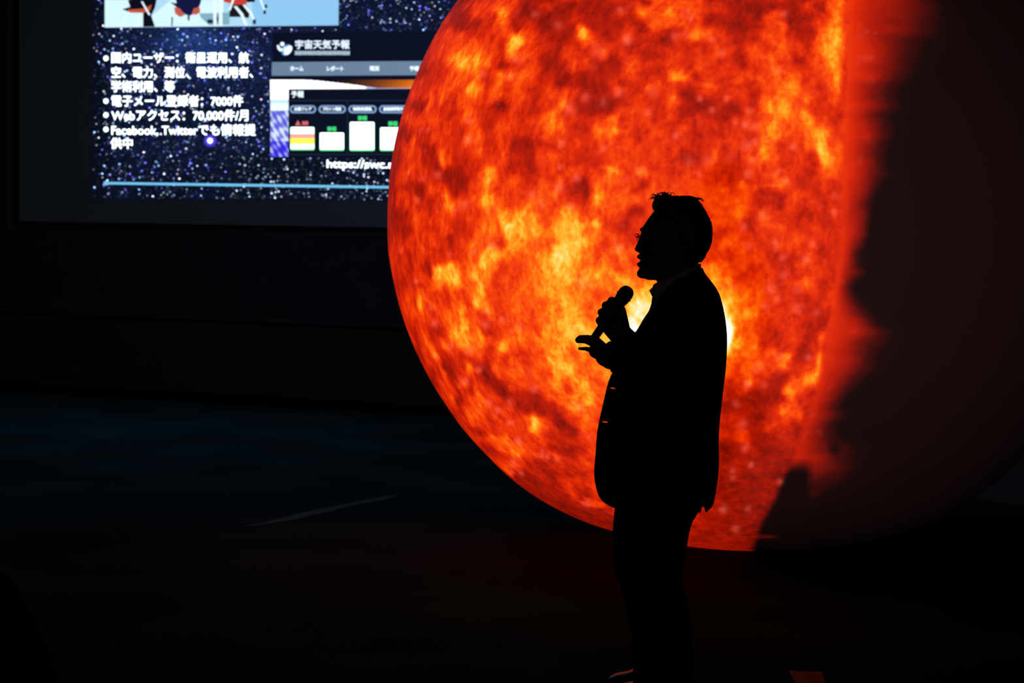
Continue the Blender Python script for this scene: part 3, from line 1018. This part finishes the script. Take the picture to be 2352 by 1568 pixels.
def sun_material():
    m = bpy.data.materials.new('white_globe_with_sun_projection')
    m.use_nodes = True
    m.cycles.emission_sampling = 'NONE'
    nt = m.node_tree
    N, L = nt.nodes, nt.links
    b = N['Principled BSDF']
    b.inputs['Base Color'].default_value = (0.50, 0.47, 0.47, 1)
    b.inputs['Roughness'].default_value = 0.9
    b.inputs['Specular IOR Level'].default_value = 0.15
    tc = N.new('ShaderNodeTexCoord')
    a = N.new('ShaderNodeAttribute')
    a.attribute_name = 'sun_level'
    s = N.new('ShaderNodeAttribute')
    s.attribute_name = 'speck'

    def noise(sc, det, rough=0.55, dist=0.0, stretch=(1, 1, 1)):
        mp = N.new('ShaderNodeMapping')
        mp.inputs['Scale'].default_value = stretch
        n = N.new('ShaderNodeTexNoise')
        n.inputs['Scale'].default_value = sc
        n.inputs['Detail'].default_value = det
        n.inputs['Roughness'].default_value = rough
        n.inputs['Distortion'].default_value = dist
        L.new(tc.outputs['Object'], mp.inputs[0])
        L.new(mp.outputs[0], n.inputs['Vector'])
        return n.outputs['Fac']

    def math_(op, x, y, z=None):
        n = N.new('ShaderNodeMath')
        n.operation = op
        for i, v in enumerate((x, y, z)):
            if v is None:
                continue
            if isinstance(v, (int, float)):
                n.inputs[i].default_value = v
            else:
                L.new(v, n.inputs[i])
        return n.outputs[0]

    n1 = noise(9, 3, 0.5, 0.3)
    n2 = noise(22, 3, 0.5, 0.3, (1, 1, 0.7))
    n3 = noise(48, 2, 0.5, 0.0, (1, 1, 0.8))
    t = math_('MULTIPLY_ADD', math_('SUBTRACT', n1, 0.5), 2.6, math_('MULTIPLY', math_('SUBTRACT', n2, 0.5), 4.0))
    t = math_('MULTIPLY_ADD', math_('SUBTRACT', n3, 0.5), 2.3, t)
    # texture is weaker in the smooth corona (low levels)
    gate = N.new('ShaderNodeMapRange')
    gate.inputs[1].default_value = 0.6
    gate.inputs[2].default_value = 4.2
    L.new(a.outputs['Fac'], gate.inputs[0])
    calm = N.new('ShaderNodeAttribute')
    calm.attribute_name = 'calm'
    t = math_('MULTIPLY', math_('MULTIPLY', t, gate.outputs[0]), calm.outputs['Fac'])
    h = math_('ADD', a.outputs['Fac'], t)
    h = math_('DIVIDE', h, 12.0)
    r = N.new('ShaderNodeValToRGB')
    cr = r.color_ramp
    cr.interpolation = 'LINEAR'
    stops = [(0.0, (0, 0, 0)), (0.5, (10, 1, 0)), (1.2, (62, 5, 2)), (2.0, (124, 12, 1)), (3.0, (182, 24, 0)), (4.0, (222, 40, 0)), (5.0, (246, 62, 2)), (6.0, (255, 92, 4)), (7.0, (255, 132, 14)),
             (8.0, (255, 172, 34)), (9.0, (255, 206, 80)), (10.0, (255, 234, 150)), (11.0, (255, 252, 235)), (12.0, (255, 255, 255))]
    cr.elements[0].position = 0
    cr.elements[0].color = (*lin(stops[0][1]), 1)
    cr.elements[1].position = 1
    cr.elements[1].color = (*lin(stops[-1][1]), 1)
    for p, c in stops[1:-1]:
        q = cr.elements.new(p / 12)
        q.color = (*lin(c), 1)
    L.new(h, r.inputs[0])
    # speck: own plus a fine scatter
    n4 = noise(16, 1, 0.4)
    sc = N.new('ShaderNodeMapRange')
    sc.inputs[1].default_value = 0.66
    sc.inputs[2].default_value = 0.84
    sc.inputs[4].default_value = 0.35
    L.new(n4, sc.inputs[0])
    sm = math_('MULTIPLY', math_('MAXIMUM', s.outputs['Fac'], math_('MULTIPLY', sc.outputs[0], gate.outputs[0])), 0.38)
    mx = N.new('ShaderNodeMix')
    mx.data_type = 'RGBA'
    mx.clamp_factor = True
    L.new(sm, mx.inputs[0])
    L.new(r.outputs[0], mx.inputs[6])
    mx.inputs[7].default_value = (*lin((255, 104, 80)), 1)
    L.new(mx.outputs[2], b.inputs['Emission Color'])
    b.inputs['Emission Strength'].default_value = 1.0
    return m


globe = link('display_globe', me, sun_material(), None, True)
globe.location = (GX, GY, ZC)
for nm, arr in (('sun_level', heat), ('speck', speck * np.clip(1.4 - wgt, 0.4, 1)), ('calm', (1 - 0.8 * wgt) * (0.88 + 0.13 * np.clip(heat - 4, 0, 3.5)))):
    a_ = me.attributes.new(nm, 'FLOAT', 'POINT')
    a_.data.foreach_set('value', arr.astype(np.float32))
tag(globe, 'giant white globe lit by a projected orange image of the sun', 'globe')

# ------------------------------------------------------------------ things on the floor
# thin pale bluish strip, mottled and of uneven width
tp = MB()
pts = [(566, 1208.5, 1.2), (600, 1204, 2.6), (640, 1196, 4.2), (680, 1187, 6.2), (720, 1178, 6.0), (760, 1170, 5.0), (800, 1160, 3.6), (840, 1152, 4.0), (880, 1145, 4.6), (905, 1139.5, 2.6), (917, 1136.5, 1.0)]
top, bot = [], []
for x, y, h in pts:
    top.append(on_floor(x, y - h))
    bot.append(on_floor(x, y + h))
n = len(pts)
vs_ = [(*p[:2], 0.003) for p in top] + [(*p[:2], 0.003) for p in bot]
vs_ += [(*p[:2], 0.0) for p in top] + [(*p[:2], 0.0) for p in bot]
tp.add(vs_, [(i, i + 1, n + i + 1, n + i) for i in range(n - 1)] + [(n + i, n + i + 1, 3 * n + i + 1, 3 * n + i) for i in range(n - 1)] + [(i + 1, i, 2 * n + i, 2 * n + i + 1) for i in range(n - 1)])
tag(tp.build('floor_strip', M_strip), 'thin pale strip lying slantwise on the dark floor', 'tape')

# dull sheet at the front edge
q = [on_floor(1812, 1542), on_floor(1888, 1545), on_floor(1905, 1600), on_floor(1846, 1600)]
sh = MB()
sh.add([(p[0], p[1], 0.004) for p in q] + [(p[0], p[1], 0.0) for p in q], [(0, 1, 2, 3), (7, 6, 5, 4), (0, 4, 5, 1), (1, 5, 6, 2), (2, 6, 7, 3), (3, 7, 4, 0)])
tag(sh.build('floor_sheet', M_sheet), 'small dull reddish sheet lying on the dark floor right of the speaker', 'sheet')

# black audience chair cut off by the lower left corner
YC = 4.0
ch = empty('audience_chair', (-1.12, YC - 0.2, 0))
tag(ch, 'black audience chair seen as a dark shape in the lower left corner', 'chair')
x1 = P(120, 1568, YC)[0]
bk = []
outl = [P(p[0], p[1], YC) for p in ((-90, 1310), (-20, 1318), (12, 1336), (40, 1385), (70, 1440), (97, 1500), (119, 1566), (134, 1640), (140, 1720), (138, 1800))]
outl = [(p[0], p[2]) for p in outl]
xm = outl[0][0]
full = outl + [(2 * xm - x, z) for x, z in reversed(outl[1:])]
mb = MB()
mb.rings([[(x, YC - 0.02, z) for x, z in full], [(xm + (x - xm) * 1.02, YC + 0.01, z) for x, z in full], [(x, YC + 0.045, z) for x, z in full]])
mb.build('backrest', M_seat, ch)
mb = MB()
mb.box((xm - 0.23, YC - 0.47, 0.42), (xm + 0.23, YC - 0.01, 0.48))
mb.build('seat', M_seat, ch)
for sx in (-1, 1):
    MB().tube([(xm + sx * 0.2, YC - 0.44, 0.43), (xm + sx * 0.21, YC - 0.46, 0.012)], 0.012, 8).build('leg', M_black, ch)
    MB().tube([(xm + sx * 0.19, YC + 0.01, 0.62), (xm + sx * 0.2, YC + 0.0, 0.42), (xm + sx * 0.21, YC + 0.05, 0.012)], 0.012, 8).build('leg', M_black, ch)

# ------------------------------------------------------------------ the speaker
zfoot = on_floor(1500, 1598)
man = empty('person', (P(1520, 1598, YP)[0], YP, 0))
tag(man, 'person in a dark suit jacket, glasses and shoes, standing in profile speaking into a microphone', 'person')


def ring(y, xf, xb, hw, dy=0.0, n=28, e=2.3, taper=0.0, slant=0.0):
    """horizontal section seen in profile: front xf, back xb (picture), half depth hw (m)"""
    out = []
    cx, rx = (xf + xb) / 2, (xb - xf) / 2
    for j in range(n):
        a = 2 * math.pi * j / n
        c, s = math.cos(a), math.sin(a)
        c2 = math.copysign(abs(c) ** (2 / e), c)
        s2 = math.copysign(abs(s) ** (2 / e), s)
        w = hw * (1 - taper * max(0.0, -c2))
        out.append(P(cx + rx * c2, y + slant * c2, YP + dy + w * s2))
    return out


def tubeP(mb, pts, r, n=12, **kw):
    return mb.tube([P(x, y, YP + d) for x, y, d in pts], r, n, **kw)


PXM = F / YP          # pixels per metre at the speaker


def ballP(mb, x, y, d, rx, ry, rd):
    c = P(x, y, YP + d)
    return mb.ball(c, (rx / PXM, rd, ry / PXM))


body = MB()
# head
hd = [(466, 1524, 1600, .045), (474, 1512, 1610, .058), (488, 1499, 1619, .069), (500, 1490, 1626, .074), (510, 1483.5, 1630, .077), (518, 1478, 1632, .079), (526, 1472, 1633, .080), (534, 1472, 1633, .079), (545, 1471.5, 1632, .078), (555, 1470.5, 1630, .077),
      (565, 1469.5, 1626, .075), (575, 1469, 1620, .073), (585, 1470, 1611, .070), (595, 1471, 1602, .067), (605, 1470.5, 1594, .063), (615, 1468.5, 1583, .058), (625, 1466, 1572, .052), (632, 1467, 1562, .047), (638, 1474, 1550, .040), (643, 1490, 1540, .030)]
body.rings([ring(y, a, b, w, taper=.32, n=36) for y, a, b, w in hd])
# nose, lips, chin, brow, cheek
body.rings([ring(y, a, 1486, w, e=2, n=16) for y, a, w in ((538, 1470.5, .007), (545, 1468.8, .009), (552, 1466.5, .010), (560, 1463.0, .012), (566, 1459.8, .014), (571, 1457.4, .016), (575, 1458.3, .018), (578.5, 1463.5, .017), (580, 1468, .014))])
ballP(body, 1469.5, 589.5, 0, 7, 5.2, .021)
ballP(body, 1470.2, 607, 0, 7.6, 6.0, .020)
ballP(body, 1475, 628, 0, 12.5, 11.5, .024)
ballP(body, 1478, 527, -.026, 9, 5.5, .020)
ballP(body, 1478, 527, .026, 9, 5.5, .020)
ballP(body, 1492, 570, -.045, 14, 12, .018)
ballP(body, 1492, 570, .045, 14, 12, .018)
for s in (-1, 1):
    ballP(body, 1556, 558, s * .083, 11, 20, .010)
    ballP(body, 1552, 572, s * .080, 7, 9, .008)
# neck
body.rings([ring(y, a, b, w) for y, a, b, w in ((600, 1520, 1604, .055), (625, 1514, 1606, .057), (645, 1509, 1610, .060), (670, 1508, 1618, .066), (700, 1512, 1626, .08))])
# torso core under the clothes
body.rings([ring(y, a, b, w, e=2.5) for y, a, b, w in ((680, 1518, 1625, .12), (710, 1512, 1640, .18), (770, 1488, 1650, .185), (850, 1450, 1646, .17), (930, 1424, 1636, .165), (1000, 1412, 1630, .165), (1080, 1410, 1628, .17), (1150, 1430, 1610, .165))])
# legs core
for s in (-1, 1):
    body.rings([ring(y, a, b, w, dy=s * .09, e=2.1) for y, a, b, w in ((1120, 1432, 1600, .075), (1200, 1428, 1572, .075), (1300, 1428, 1555, .068), (1400, 1462, 1560, .055), (1470, 1470, 1570, .052), (1550, 1490, 1552, .042), (1578, 1490, 1548, .040))])
    tubeP(body, [(1530, 1576, s * .09), (1470, 1584, s * .09), (1432, 1588, s * .09)], [.028, .022, .016])
# arms core
tubeP(body, [(1580, 700, -.19), (1570, 790, -.25), (1552, 880, -.275), (1490, 862, -.22), (1440, 838, -.14), (1412, 822, -.11)], [.052, .046, .042, .040, .031, .026])
tubeP(body, [(1575, 700, .19), (1560, 790, .24), (1540, 868, .25), (1490, 825, .15), (1450, 783, .06), (1437, 765, .045)], [.052, .046, .042, .040, .031, .025])
# far hand, gripping the microphone
for a, b, c, r, d in (((1438, 762, .045), (1428, 712, .045), None, .0145, 0), ((1438, 764, .045), (1412, 722, .048), None, .0150, 0), ((1436, 766, .045), (1402, 736, .046), None, .0150, 0), ((1434, 768, .042), (1396, 752, .040), None, .0135, 0)):
    tubeP(body, [a, b], [.0165, r])
ballP(body, 1424, 738, .030, 17, 27, .018)
ballP(body, 1430, 752, .035, 14, 20, .020)
fingers = [((1426, 708, .048), (1411, 691, .036), (1404.5, 690.5, .010), (1409, 697, -.016)),
           ((1410, 718, .050), (1396, 699.5, .038), (1391.2, 700.8, .010), (1400, 709, -.019)),
           ((1400, 734, .048), (1384, 716, .036), (1380.8, 716.8, .010), (1391, 724, -.018)),
           ((1394, 750, .042), (1378, 735, .032), (1376.3, 735.5, .010), (1386, 741, -.014))]
for k, f in enumerate(fingers):
    tubeP(body, f, [.0140, .0140, .0146 if k < 2 else .0135, .0112])
# little fingertip's lower pad
tubeP(body, [(1377.5, 743, .008), (1382, 752, .0)], [.0095, .008])
ballP(body, 1428, 796, -.075, 16, 14, .030)
tubeP(body, [(1393, 757, .036), (1411, 774, .036)], [.0135, .018])
ballP(body, 1417, 768, .036, 22, 18, .018)
ballP(body, 1409, 797, -.100, 20, 15, .022)
# thumb up the near side of the handle
tubeP(body, [(1436, 750, .020), (1432, 726, -.010), (1422, 712, -.022), (1412, 706, -.026)], [.0155, .0135, .0115, .0095])
# near hand, palm up
tubeP(body, [(1414, 825, -.110), (1368, 779, -.070)], [.019, .0125])
tubeP(body, [(1414, 826, -.110), (1366, 783, -.088)], [.019, .0130])
tubeP(body, [(1412, 828, -.112), (1364, 790, -.104)], [.019, .0125])
tubeP(body, [(1410, 830, -.114), (1361, 805, -.120)], [.018, .0115])
ballP(body, 1392, 817, -.108, 25, 25, .026)
ballP(body, 1372, 806, -.100, 20, 18, .030)
ballP(body, 1402, 828, -.108, 22, 20, .026)
tubeP(body, [(1366, 779, -.070), (1348, 778, -.066), (1333, 777.6, -.064)], [.0130, .0138, .0128])
tubeP(body, [(1365, 783, -.088), (1344, 779.3, -.086), (1329.5, 780, -.085)], [.0130, .0130, .0120])
tubeP(body, [(1363, 789, -.104), (1344, 781, -.104), (1328, 780.8, -.104)], [.0120, .0115, .0110])
tubeP(body, [(1360, 804, -.120), (1345, 800.6, -.124), (1330.5, 800.3, -.126)], [.0105, .0070, .0052])
tubeP(body, [(1400, 806, -.090), (1384, 793, -.060), (1370, 782, -.046)], [.0150, .0115, .0090])
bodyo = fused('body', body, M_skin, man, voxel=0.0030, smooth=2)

# eyes
for s in (-1, 1):
    mb = MB()
    ballP(mb, 1485.5, 543, s * .031, 7.5, 6, .0115)
    mb.build('eye', mat('eye_white_%d' % s, (0.10, 0.10, 0.10), rough=0.3), man, True)

# hair: cap plus standing wisps
hair = MB()
hr = [(450, 1524, 1588, .035), (455, 1506, 1600, .055), (463, 1499.5, 1607, .070), (472, 1498.5, 1614, .080), (482, 1501, 1620, .086), (490, 1506, 1624, .089), (500, 1519, 1629, .091), (512, 1529, 1634, .092), (524, 1534, 1636, .092), (540, 1538, 1636, .090), (556, 1562, 1634, .087),
      (570, 1568, 1630, .083), (583, 1574, 1623, .078), (594, 1580, 1617, .068), (602, 1588, 1611, .055)]
hair.rings([ring(y, a, b, w, n=36, e=2.25) for y, a, b, w in hr])


def hair_disp(co):
    n = vnoise(co * 95, 31) - 0.5
    n2 = vnoise(co * 210, 32) - 0.5
    return n * 0.0045 + n2 * 0.0025


hair_o = fused('hair', hair, M_hair, man, voxel=0.0030, smooth=2, disp=hair_disp)
wisps = MB()
for k in range(130):
    if k < 64:      # forelock arching forward and up
        x0 = random.uniform(1503, 1550)
        y0 = random.uniform(456, 463)
        h = random.uniform(6, 19) * (1.0 if 1508 < x0 < 1540 else 0.6)
        lean = random.uniform(-14, 12)
        d = random.uniform(-.05, .05)
        pts_ = [(x0, y0, d), (x0 + lean * .3, y0 - h * .75, d), (x0 + lean * .8, y0 - h, d + .004), (x0 + lean * 1.3, y0 - h * .78, d + .006), (x0 + lean * 1.6, y0 - h * .3, d + .006)]
    elif k < 100:    # crown, combed back
        x0 = random.uniform(1548, 1600)
        y0 = 455 + max(0, x0 - 1580) * .25
        L_ = random.uniform(10, 26)
        d = random.uniform(-.05, .05)
        h = random.uniform(1, 5)
        pts_ = [(x0, y0 + 2, d), (x0 + L_ * .4, y0 - h, d), (x0 + L_ * .8, y0 - h * .6, d), (x0 + L_, y0 + 1.5 + L_ * .1, d)]
    else:           # back of the crown
        t = random.random()
        x0, y0 = 1602 + t * 24, 460 + t * 38
        d = random.uniform(-.04, .04)
        pts_ = [(x0 - 2, y0, d), (x0 + 2.5, y0 + 3, d), (x0 + 4, y0 + 9, d), (x0 + 4, y0 + 14, d)]
    tubeP(wisps, pts_, [.0019, .0016, .0013, .0009, .0005][:len(pts_)], 5, dome=False)
# two clear loops seen against the light
for cx_, cy_, rx_, ry_ in ((1523, 453, 13, 12), (1532, 454, 6, 11), (1542, 455, 4, 7), (1518, 455, 15, 11)):
    tubeP(wisps, [(cx_ + rx_ * math.cos(a), cy_ - ry_ * math.sin(a), 0.01) for a in np.linspace(math.pi, 0.1, 12)], .0012, 5, dome=False)
wo = wisps.build('hair_wisp', M_hair, man, True)
wo['kind'] = 'stuff'

# shirt: body piece and standing collar
shirt = MB()
shirt.rings([ring(y, a, b, w, e=2.4) for y, a, b, w in ((672, 1500, 1600, .060), (684, 1497.5, 1600, .062), (697, 1496, 1600, .070), (712, 1491, 1600, .080), (745, 1472, 1600, .09), (780, 1466, 1600, .09), (840, 1448, 1600, .09))])
# collar band sloping up to the nape
cb = []
for yf, yb, gx in ((653, 604, 0), (660, 612, 1.0), (672, 622, 2.5), (684, 634, 5.0)):
    rg = []
    for j in range(28):
        a = 2 * math.pi * j / 28
        c, s = math.cos(a), math.sin(a)
        xf, xb = 1500 - gx * .4, 1609.5 + gx
        x = (xf + xb) / 2 + (xb - xf) / 2 * c
        y = yf + (yb - yf) * (c + 1) / 2
        rg.append(P(x, y, YP + (.064 + gx * .0016) * s))
    cb.append(rg)
shirt.rings(cb)
for s in (-1, 1):
    shirt.rings([[P(x, y, YP + s * d) for x, y, d in sec] for sec in (
        [(1500, 657, .004), (1503, 655, .03), (1506, 662, .032), (1502, 664, .006)],
        [(1490.5, 667, .008), (1500, 664, .034), (1505, 672, .036), (1494, 672, .010)],
        [(1496, 679, .016), (1502, 676, .036), (1506, 684, .038), (1500, 684, .018)])])
shirt_o = fused('shirt', shirt, M_shirt, man, voxel=0.003, smooth=2)

# suit jacket
jk = MB()
tor = [(628, 1585, 1618, .045), (634, 1560, 1624, .075), (641, 1548, 1630, .105), (650, 1538, 1637, .145), (662, 1528, 1645.5, .180), (675, 1519, 1652.5, .200), (690, 1508, 1657, .212), (705, 1497, 1661, .218), (720, 1486, 1664, .222), (735, 1476, 1666.5, .224), (752, 1466.5, 1668.5, .224),
       (771, 1454, 1670, .224), (793, 1446, 1670.2, .222), (824, 1424, 1669, .218), (850, 1409.5, 1667, .214), (862, 1403, 1665.5, .212), (875, 1397.6, 1664, .21), (896, 1392, 1661.5, .208), (930, 1384.2, 1657.6, .206), (965, 1376.2, 1653.6, .205), (993, 1371.2, 1651.6, .205), (1016, 1369.4, 1650.8, .205), (1041, 1367.8, 1651.4, .206),
       (1060, 1366, 1651.8, .207), (1080, 1364.4, 1650.6, .208), (1092, 1364.6, 1649.6, .208), (1105, 1366, 1648.2, .208), (1118, 1368.6, 1646.2, .207), (1130, 1371.6, 1644.6, .206), (1140, 1376, 1642.8, .205), (1148, 1381.5, 1641, .204), (1154, 1388, 1639.8, .203), (1157, 1392.5, 1639.2, .203)]
jk.rings([ring(y, a, b, w, e=2.5, n=44) for y, a, b, w in tor])
# skirt of the jacket: front part and the flap behind the vent
jk.rings([ring(y, a, b, w, e=2.5, n=44) for y, a, b, w in ((1150, 1384, 1612.5, .20), (1158, 1394, 1612.5, .20), (1163, 1402, 1612.2, .20), (1167, 1413, 1611.4, .198), (1171, 1450, 1611.0, .19), (1176.5, 1500, 1610.4, .18))])
jk.rings([ring(y, a, b, w, e=2.3, n=24) for y, a, b, w in ((1148, 1600, 1641, .12), (1156, 1614.5, 1639.2, .12), (1160, 1616.0, 1637, .12), (1166, 1617.8, 1634, .115), (1171, 1619, 1628, .11), (1176.5, 1620.2, 1622.6, .10))])
# collar of the jacket behind the neck
jk.rings([ring(y, a, b, w, slant=-8) for y, a, b, w in ((622, 1572, 1613.5, .062), (632, 1565, 1617.5, .075), (645, 1556, 1626, .10))])
# sleeves
tubeP(jk, [(1586, 682, -.165), (1583, 715, -.205), (1577, 790, -.255), (1562, 872, -.285)], [.066, .070, .064, .060], 18)
tubeP(jk, [(1562, 872, -.285), (1505, 866, -.235), (1450, 845, -.155), (1424, 832, -.122), (1419, 830, -.118)], [.060, .056, .047, .040, .038], 18)
tubeP(jk, [(1580, 682, .165), (1575, 715, .205), (1565, 790, .245), (1545, 858, .255)], [.066, .070, .064, .060], 18)
tubeP(jk, [(1545, 858, .255), (1505, 832, .175), (1468, 800, .085), (1453, 785, .058)], [.060, .054, .042, .036], 18)
ballP(jk, 1438, 797, -.10, 22, 18, .05)
# lower corner of the near cuff
tubeP(jk, [(1409.5, 852, -.118), (1420, 852, -.12)], [.0075, .012])
jk.rings([ring(y, a, 1440, .036, dy=-.12) for y, a in ((838, 1410), (846, 1405), (852, 1402.5), (856.5, 1405))])
cut = MB()
for xa, xb, ya, yb in ((1402.5, 1412.5, 889.3, 891.8), (1384.5, 1395.5, 966.8, 969.6)):
    pts_ = []
    for d in (-.5, .5):
        pts_ += [P(xa, ya, YP + d), P(xb, ya + 1.6, YP + d), P(xb, yb + 1.0, YP + d), P(xa, yb, YP + d)]
    cut.add(pts_, [(0, 3, 2, 1), (4, 5, 6, 7), (0, 1, 5, 4), (1, 2, 6, 5), (2, 3, 7, 6), (3, 0, 4, 7)])
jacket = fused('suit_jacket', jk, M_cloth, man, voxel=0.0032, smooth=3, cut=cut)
for y, x in ((885, 1399), (962, 1381)):
    mb = MB()
    c = P(x, y, YP - .03)
    mb.tube([c, c + np.array([.0035, 0, 0])], .009, 14, dome=False)
    mb.build('button', M_button, man, True)

# trousers
tr = MB()
lg = [(1140, 1416, 1612, .095), (1172, 1411.2, 1606, .095), (1187, 1410, 1598, .094), (1200, 1408.3, 1589.5, .093), (1227, 1407, 1582.8, .090), (1250, 1406.2, 1578.8, .088), (1273, 1406.6, 1574.8, .086), (1296, 1409.5, 1571, .084), (1315, 1414, 1569, .082), (1334, 1419, 1568.6, .08), (1355, 1425.6, 1572, .078), (1375, 1432, 1578.6, .077),
      (1396, 1436.4, 1581.6, .076), (1417, 1441, 1584, .075), (1436, 1446, 1587.4, .074), (1455, 1450.6, 1590, .073), (1480, 1453, 1591, .072), (1503, 1454, 1591.3, .072), (1544, 1454.4, 1589.5, .071), (1568, 1453, 1588.6, .071), (1582, 1452, 1588, .071)]
for s in (-1, 1):
    tr.rings([ring(y, a + (0 if s < 0 else 1.5), b - (0 if s < 0 else 2), w, dy=s * .092, e=2.2) for y, a, b, w in lg])
tr.rings([ring(y, a, b, .17, e=2.6) for y, a, b in ((1120, 1420, 1612), (1165, 1414, 1604), (1195, 1412, 1588))])
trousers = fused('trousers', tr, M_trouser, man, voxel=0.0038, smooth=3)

# shoes
for s in (-1, 1):
    d = s * .09
    c0 = P(1520, 1598, YP + d)
    z0 = 0.0
    mb = MB()
    # sections from toe to heel: (x offset from the toe in m, height, half width)
    toe = P(1391 if s > 0 else 1396, 1598, YP + d)[0]
    sec = [(0.0, .028, .018), (.012, .043, .030), (.035, .056, .041), (.075, .064, .047), (.11, .080, .046), (.15, .10, .041), (.20, .105, .036), (.25, .095, .036), (.285, .075, .030)]
    rs = []
    for x, h, w in sec:
        rg = []
        for j in range(20):
            a = 2 * math.pi * j / 20
            cc_, ss_ = math.cos(a), math.sin(a)
            zz = 0.014 + (h - 0.014) * max(0, ss_) ** .8 if ss_ > 0 else 0.012 + 0.001 * ss_
            rg.append((toe + x, YP + d + w * math.copysign(abs(cc_) ** .75, cc_), zz))
        rs.append(rg)
    mb.rings(rs)
    so = mb.build('shoe', M_shoe, man, True)
    mb = MB()
    rs = []
    for zz in (0.0, 0.0125):
        pts_ = [(toe + x - (0.004 if x == 0 else 0), YP + d + (w + .003), zz) for x, h, w in sec] + [(toe + x, YP + d - (w + .003), zz) for x, h, w in reversed(sec)]
        rs.append(pts_)
    mb.rings(rs)
    mb.build('sole', M_black, so)

# ------------------------------------------------------------------ microphone (held, own thing)
ax0, ax1 = P(1441.0, 668.5, YP + .0), P(1362.5, 779.0, YP - .005)
micv = ax1 - ax0
ln = np.linalg.norm(micv)
u_ = micv / ln
mic = empty('microphone', ax1)
tag(mic, 'black handheld microphone with rounded grille held in front of the person', 'microphone')


def along(lst, name, m):
    mb = MB()
    rs = []
    e1 = np.cross(u_, [0, 1, 0])
    e1 /= np.linalg.norm(e1)
    e2 = np.cross(u_, e1)
    for dist, r in lst:
        rs.append([ax0 + u_ * dist + (e1 * math.cos(a) + e2 * math.sin(a)) * r for a in [2 * math.pi * j / 24 for j in range(24)]])
    mb.rings(rs)
    return mb.build(name, m, mic, True)


along([(-.0165, .004), (-.0155, .010), (-.012, .0165), (-.005, .0222), (.003, .0252), (.011, .0262), (.019, .0262), (.020, .0258)], 'grille', M_grille)
along([(.0195, .0262), (.0200, .0285), (.0228, .0285), (.0232, .0262)], 'grille_ring', M_mic)
along([(.0230, .0258), (.034, .0245), (.046, .0215), (.056, .0180), (.064, .0170), (.12, .0155), (.17, .0140), (ln - .004, .0132), (ln, .0115)], 'handle', M_mic)

# ------------------------------------------------------------------ eyeglasses (worn, own thing)
gl = empty('eyeglasses', P(1468, 547, YP))
tag(gl, 'thin framed eyeglasses worn on the face of the person', 'eyeglasses')
M_lens = bpy.data.materials.new('lens_glass')
M_lens.use_nodes = True
lb = M_lens.node_tree.nodes['Principled BSDF']
lb.inputs['Transmission Weight'].default_value = 1
lb.inputs['Roughness'].default_value = 0.0
lb.inputs['IOR'].default_value = 1.05
for s in (-1, 1):
    cpt = P(1467.2 if s < 0 else 1465.5, 547.5, YP + s * .031)
    yaw = math.radians(-9 * s)
    ex = np.array([math.sin(yaw), math.cos(yaw), 0.0])
    ez = np.array([-.06, 0, 1.0])
    loop = [cpt + ex * .022 * math.cos(a) + ez * .0155 * math.sin(a) for a in np.linspace(0, 2 * math.pi, 28, endpoint=False)]
    mb = MB()
    rs = []
    for i, p in enumerate(loop):
        t = loop[(i + 1) % 28] - loop[i - 1]
        t /= np.linalg.norm(t)
        a1 = np.cross(t, ex)
        a1 = p - cpt
        a1 /= np.linalg.norm(a1)
        a2 = np.cross(t, a1)
        rs.append([p + (a1 * math.cos(b) + a2 * math.sin(b)) * .0011 for b in [2 * math.pi * j / 6 for j in range(6)]])
    mb.rings(rs, closed=True)
    rim = mb.build('rim', M_glassframe, gl, True)
    nrm = np.cross(ex, ez)
    nrm /= np.linalg.norm(nrm)
    mb = MB()
    inner = [cpt + ex * .0212 * math.cos(a) + ez * .0147 * math.sin(a) for a in np.linspace(0, 2 * math.pi, 28, endpoint=False)]
    mb.rings([[p - nrm * .0006 for p in inner], [p + nrm * .0006 for p in inner]])
    mb.build('lens', M_lens, rim)
    hinge = cpt + ex * s * .0225 + ez * .006
    ear = P(1556, 548, YP + s * .088)
    MB().tube([hinge, hinge + np.array([.006, s * .004, .001]), P(1500, 541, YP + s * .076), ear, P(1564, 562, YP + s * .086)], .0011, 6).build('temple', M_glassframe, gl, True)
    # hinge loop catching the light at the brow end of the rim
    hc = P(1463.0, 541, YP + s * .012)
    MB().tube([hc + np.array([.006 * math.cos(a), s * .002, .0065 * math.sin(a)]) for a in np.linspace(0, 5.6, 14)], .0010, 6).build('nose_pad', M_glassframe, gl, True)
a_, b_ = P(1466.5, 543, YP - .010), P(1466.0, 543, YP + .010)
MB().tube([a_, (a_ + b_) / 2 + np.array([-.003, 0, .002]), b_], .0012, 6).build('bridge', M_glassframe, gl, True)

# lettering and marks too small to pick apart stay joined
for o in list(bpy.data.objects):
    if o.type == 'MESH' and o.name.split('.')[0] in ('slide_text', 'page_title', 'menu_text', 'panel_heading', 'pill_text', 'status_text', 'page_subtitle', 'photo_leg', 'photo_caster', 'photo_seat', 'photo_chair', 'photo_floor', 'panel_line', 'page_logo', 'slide_rule'):
        o['kind'] = 'stuff'
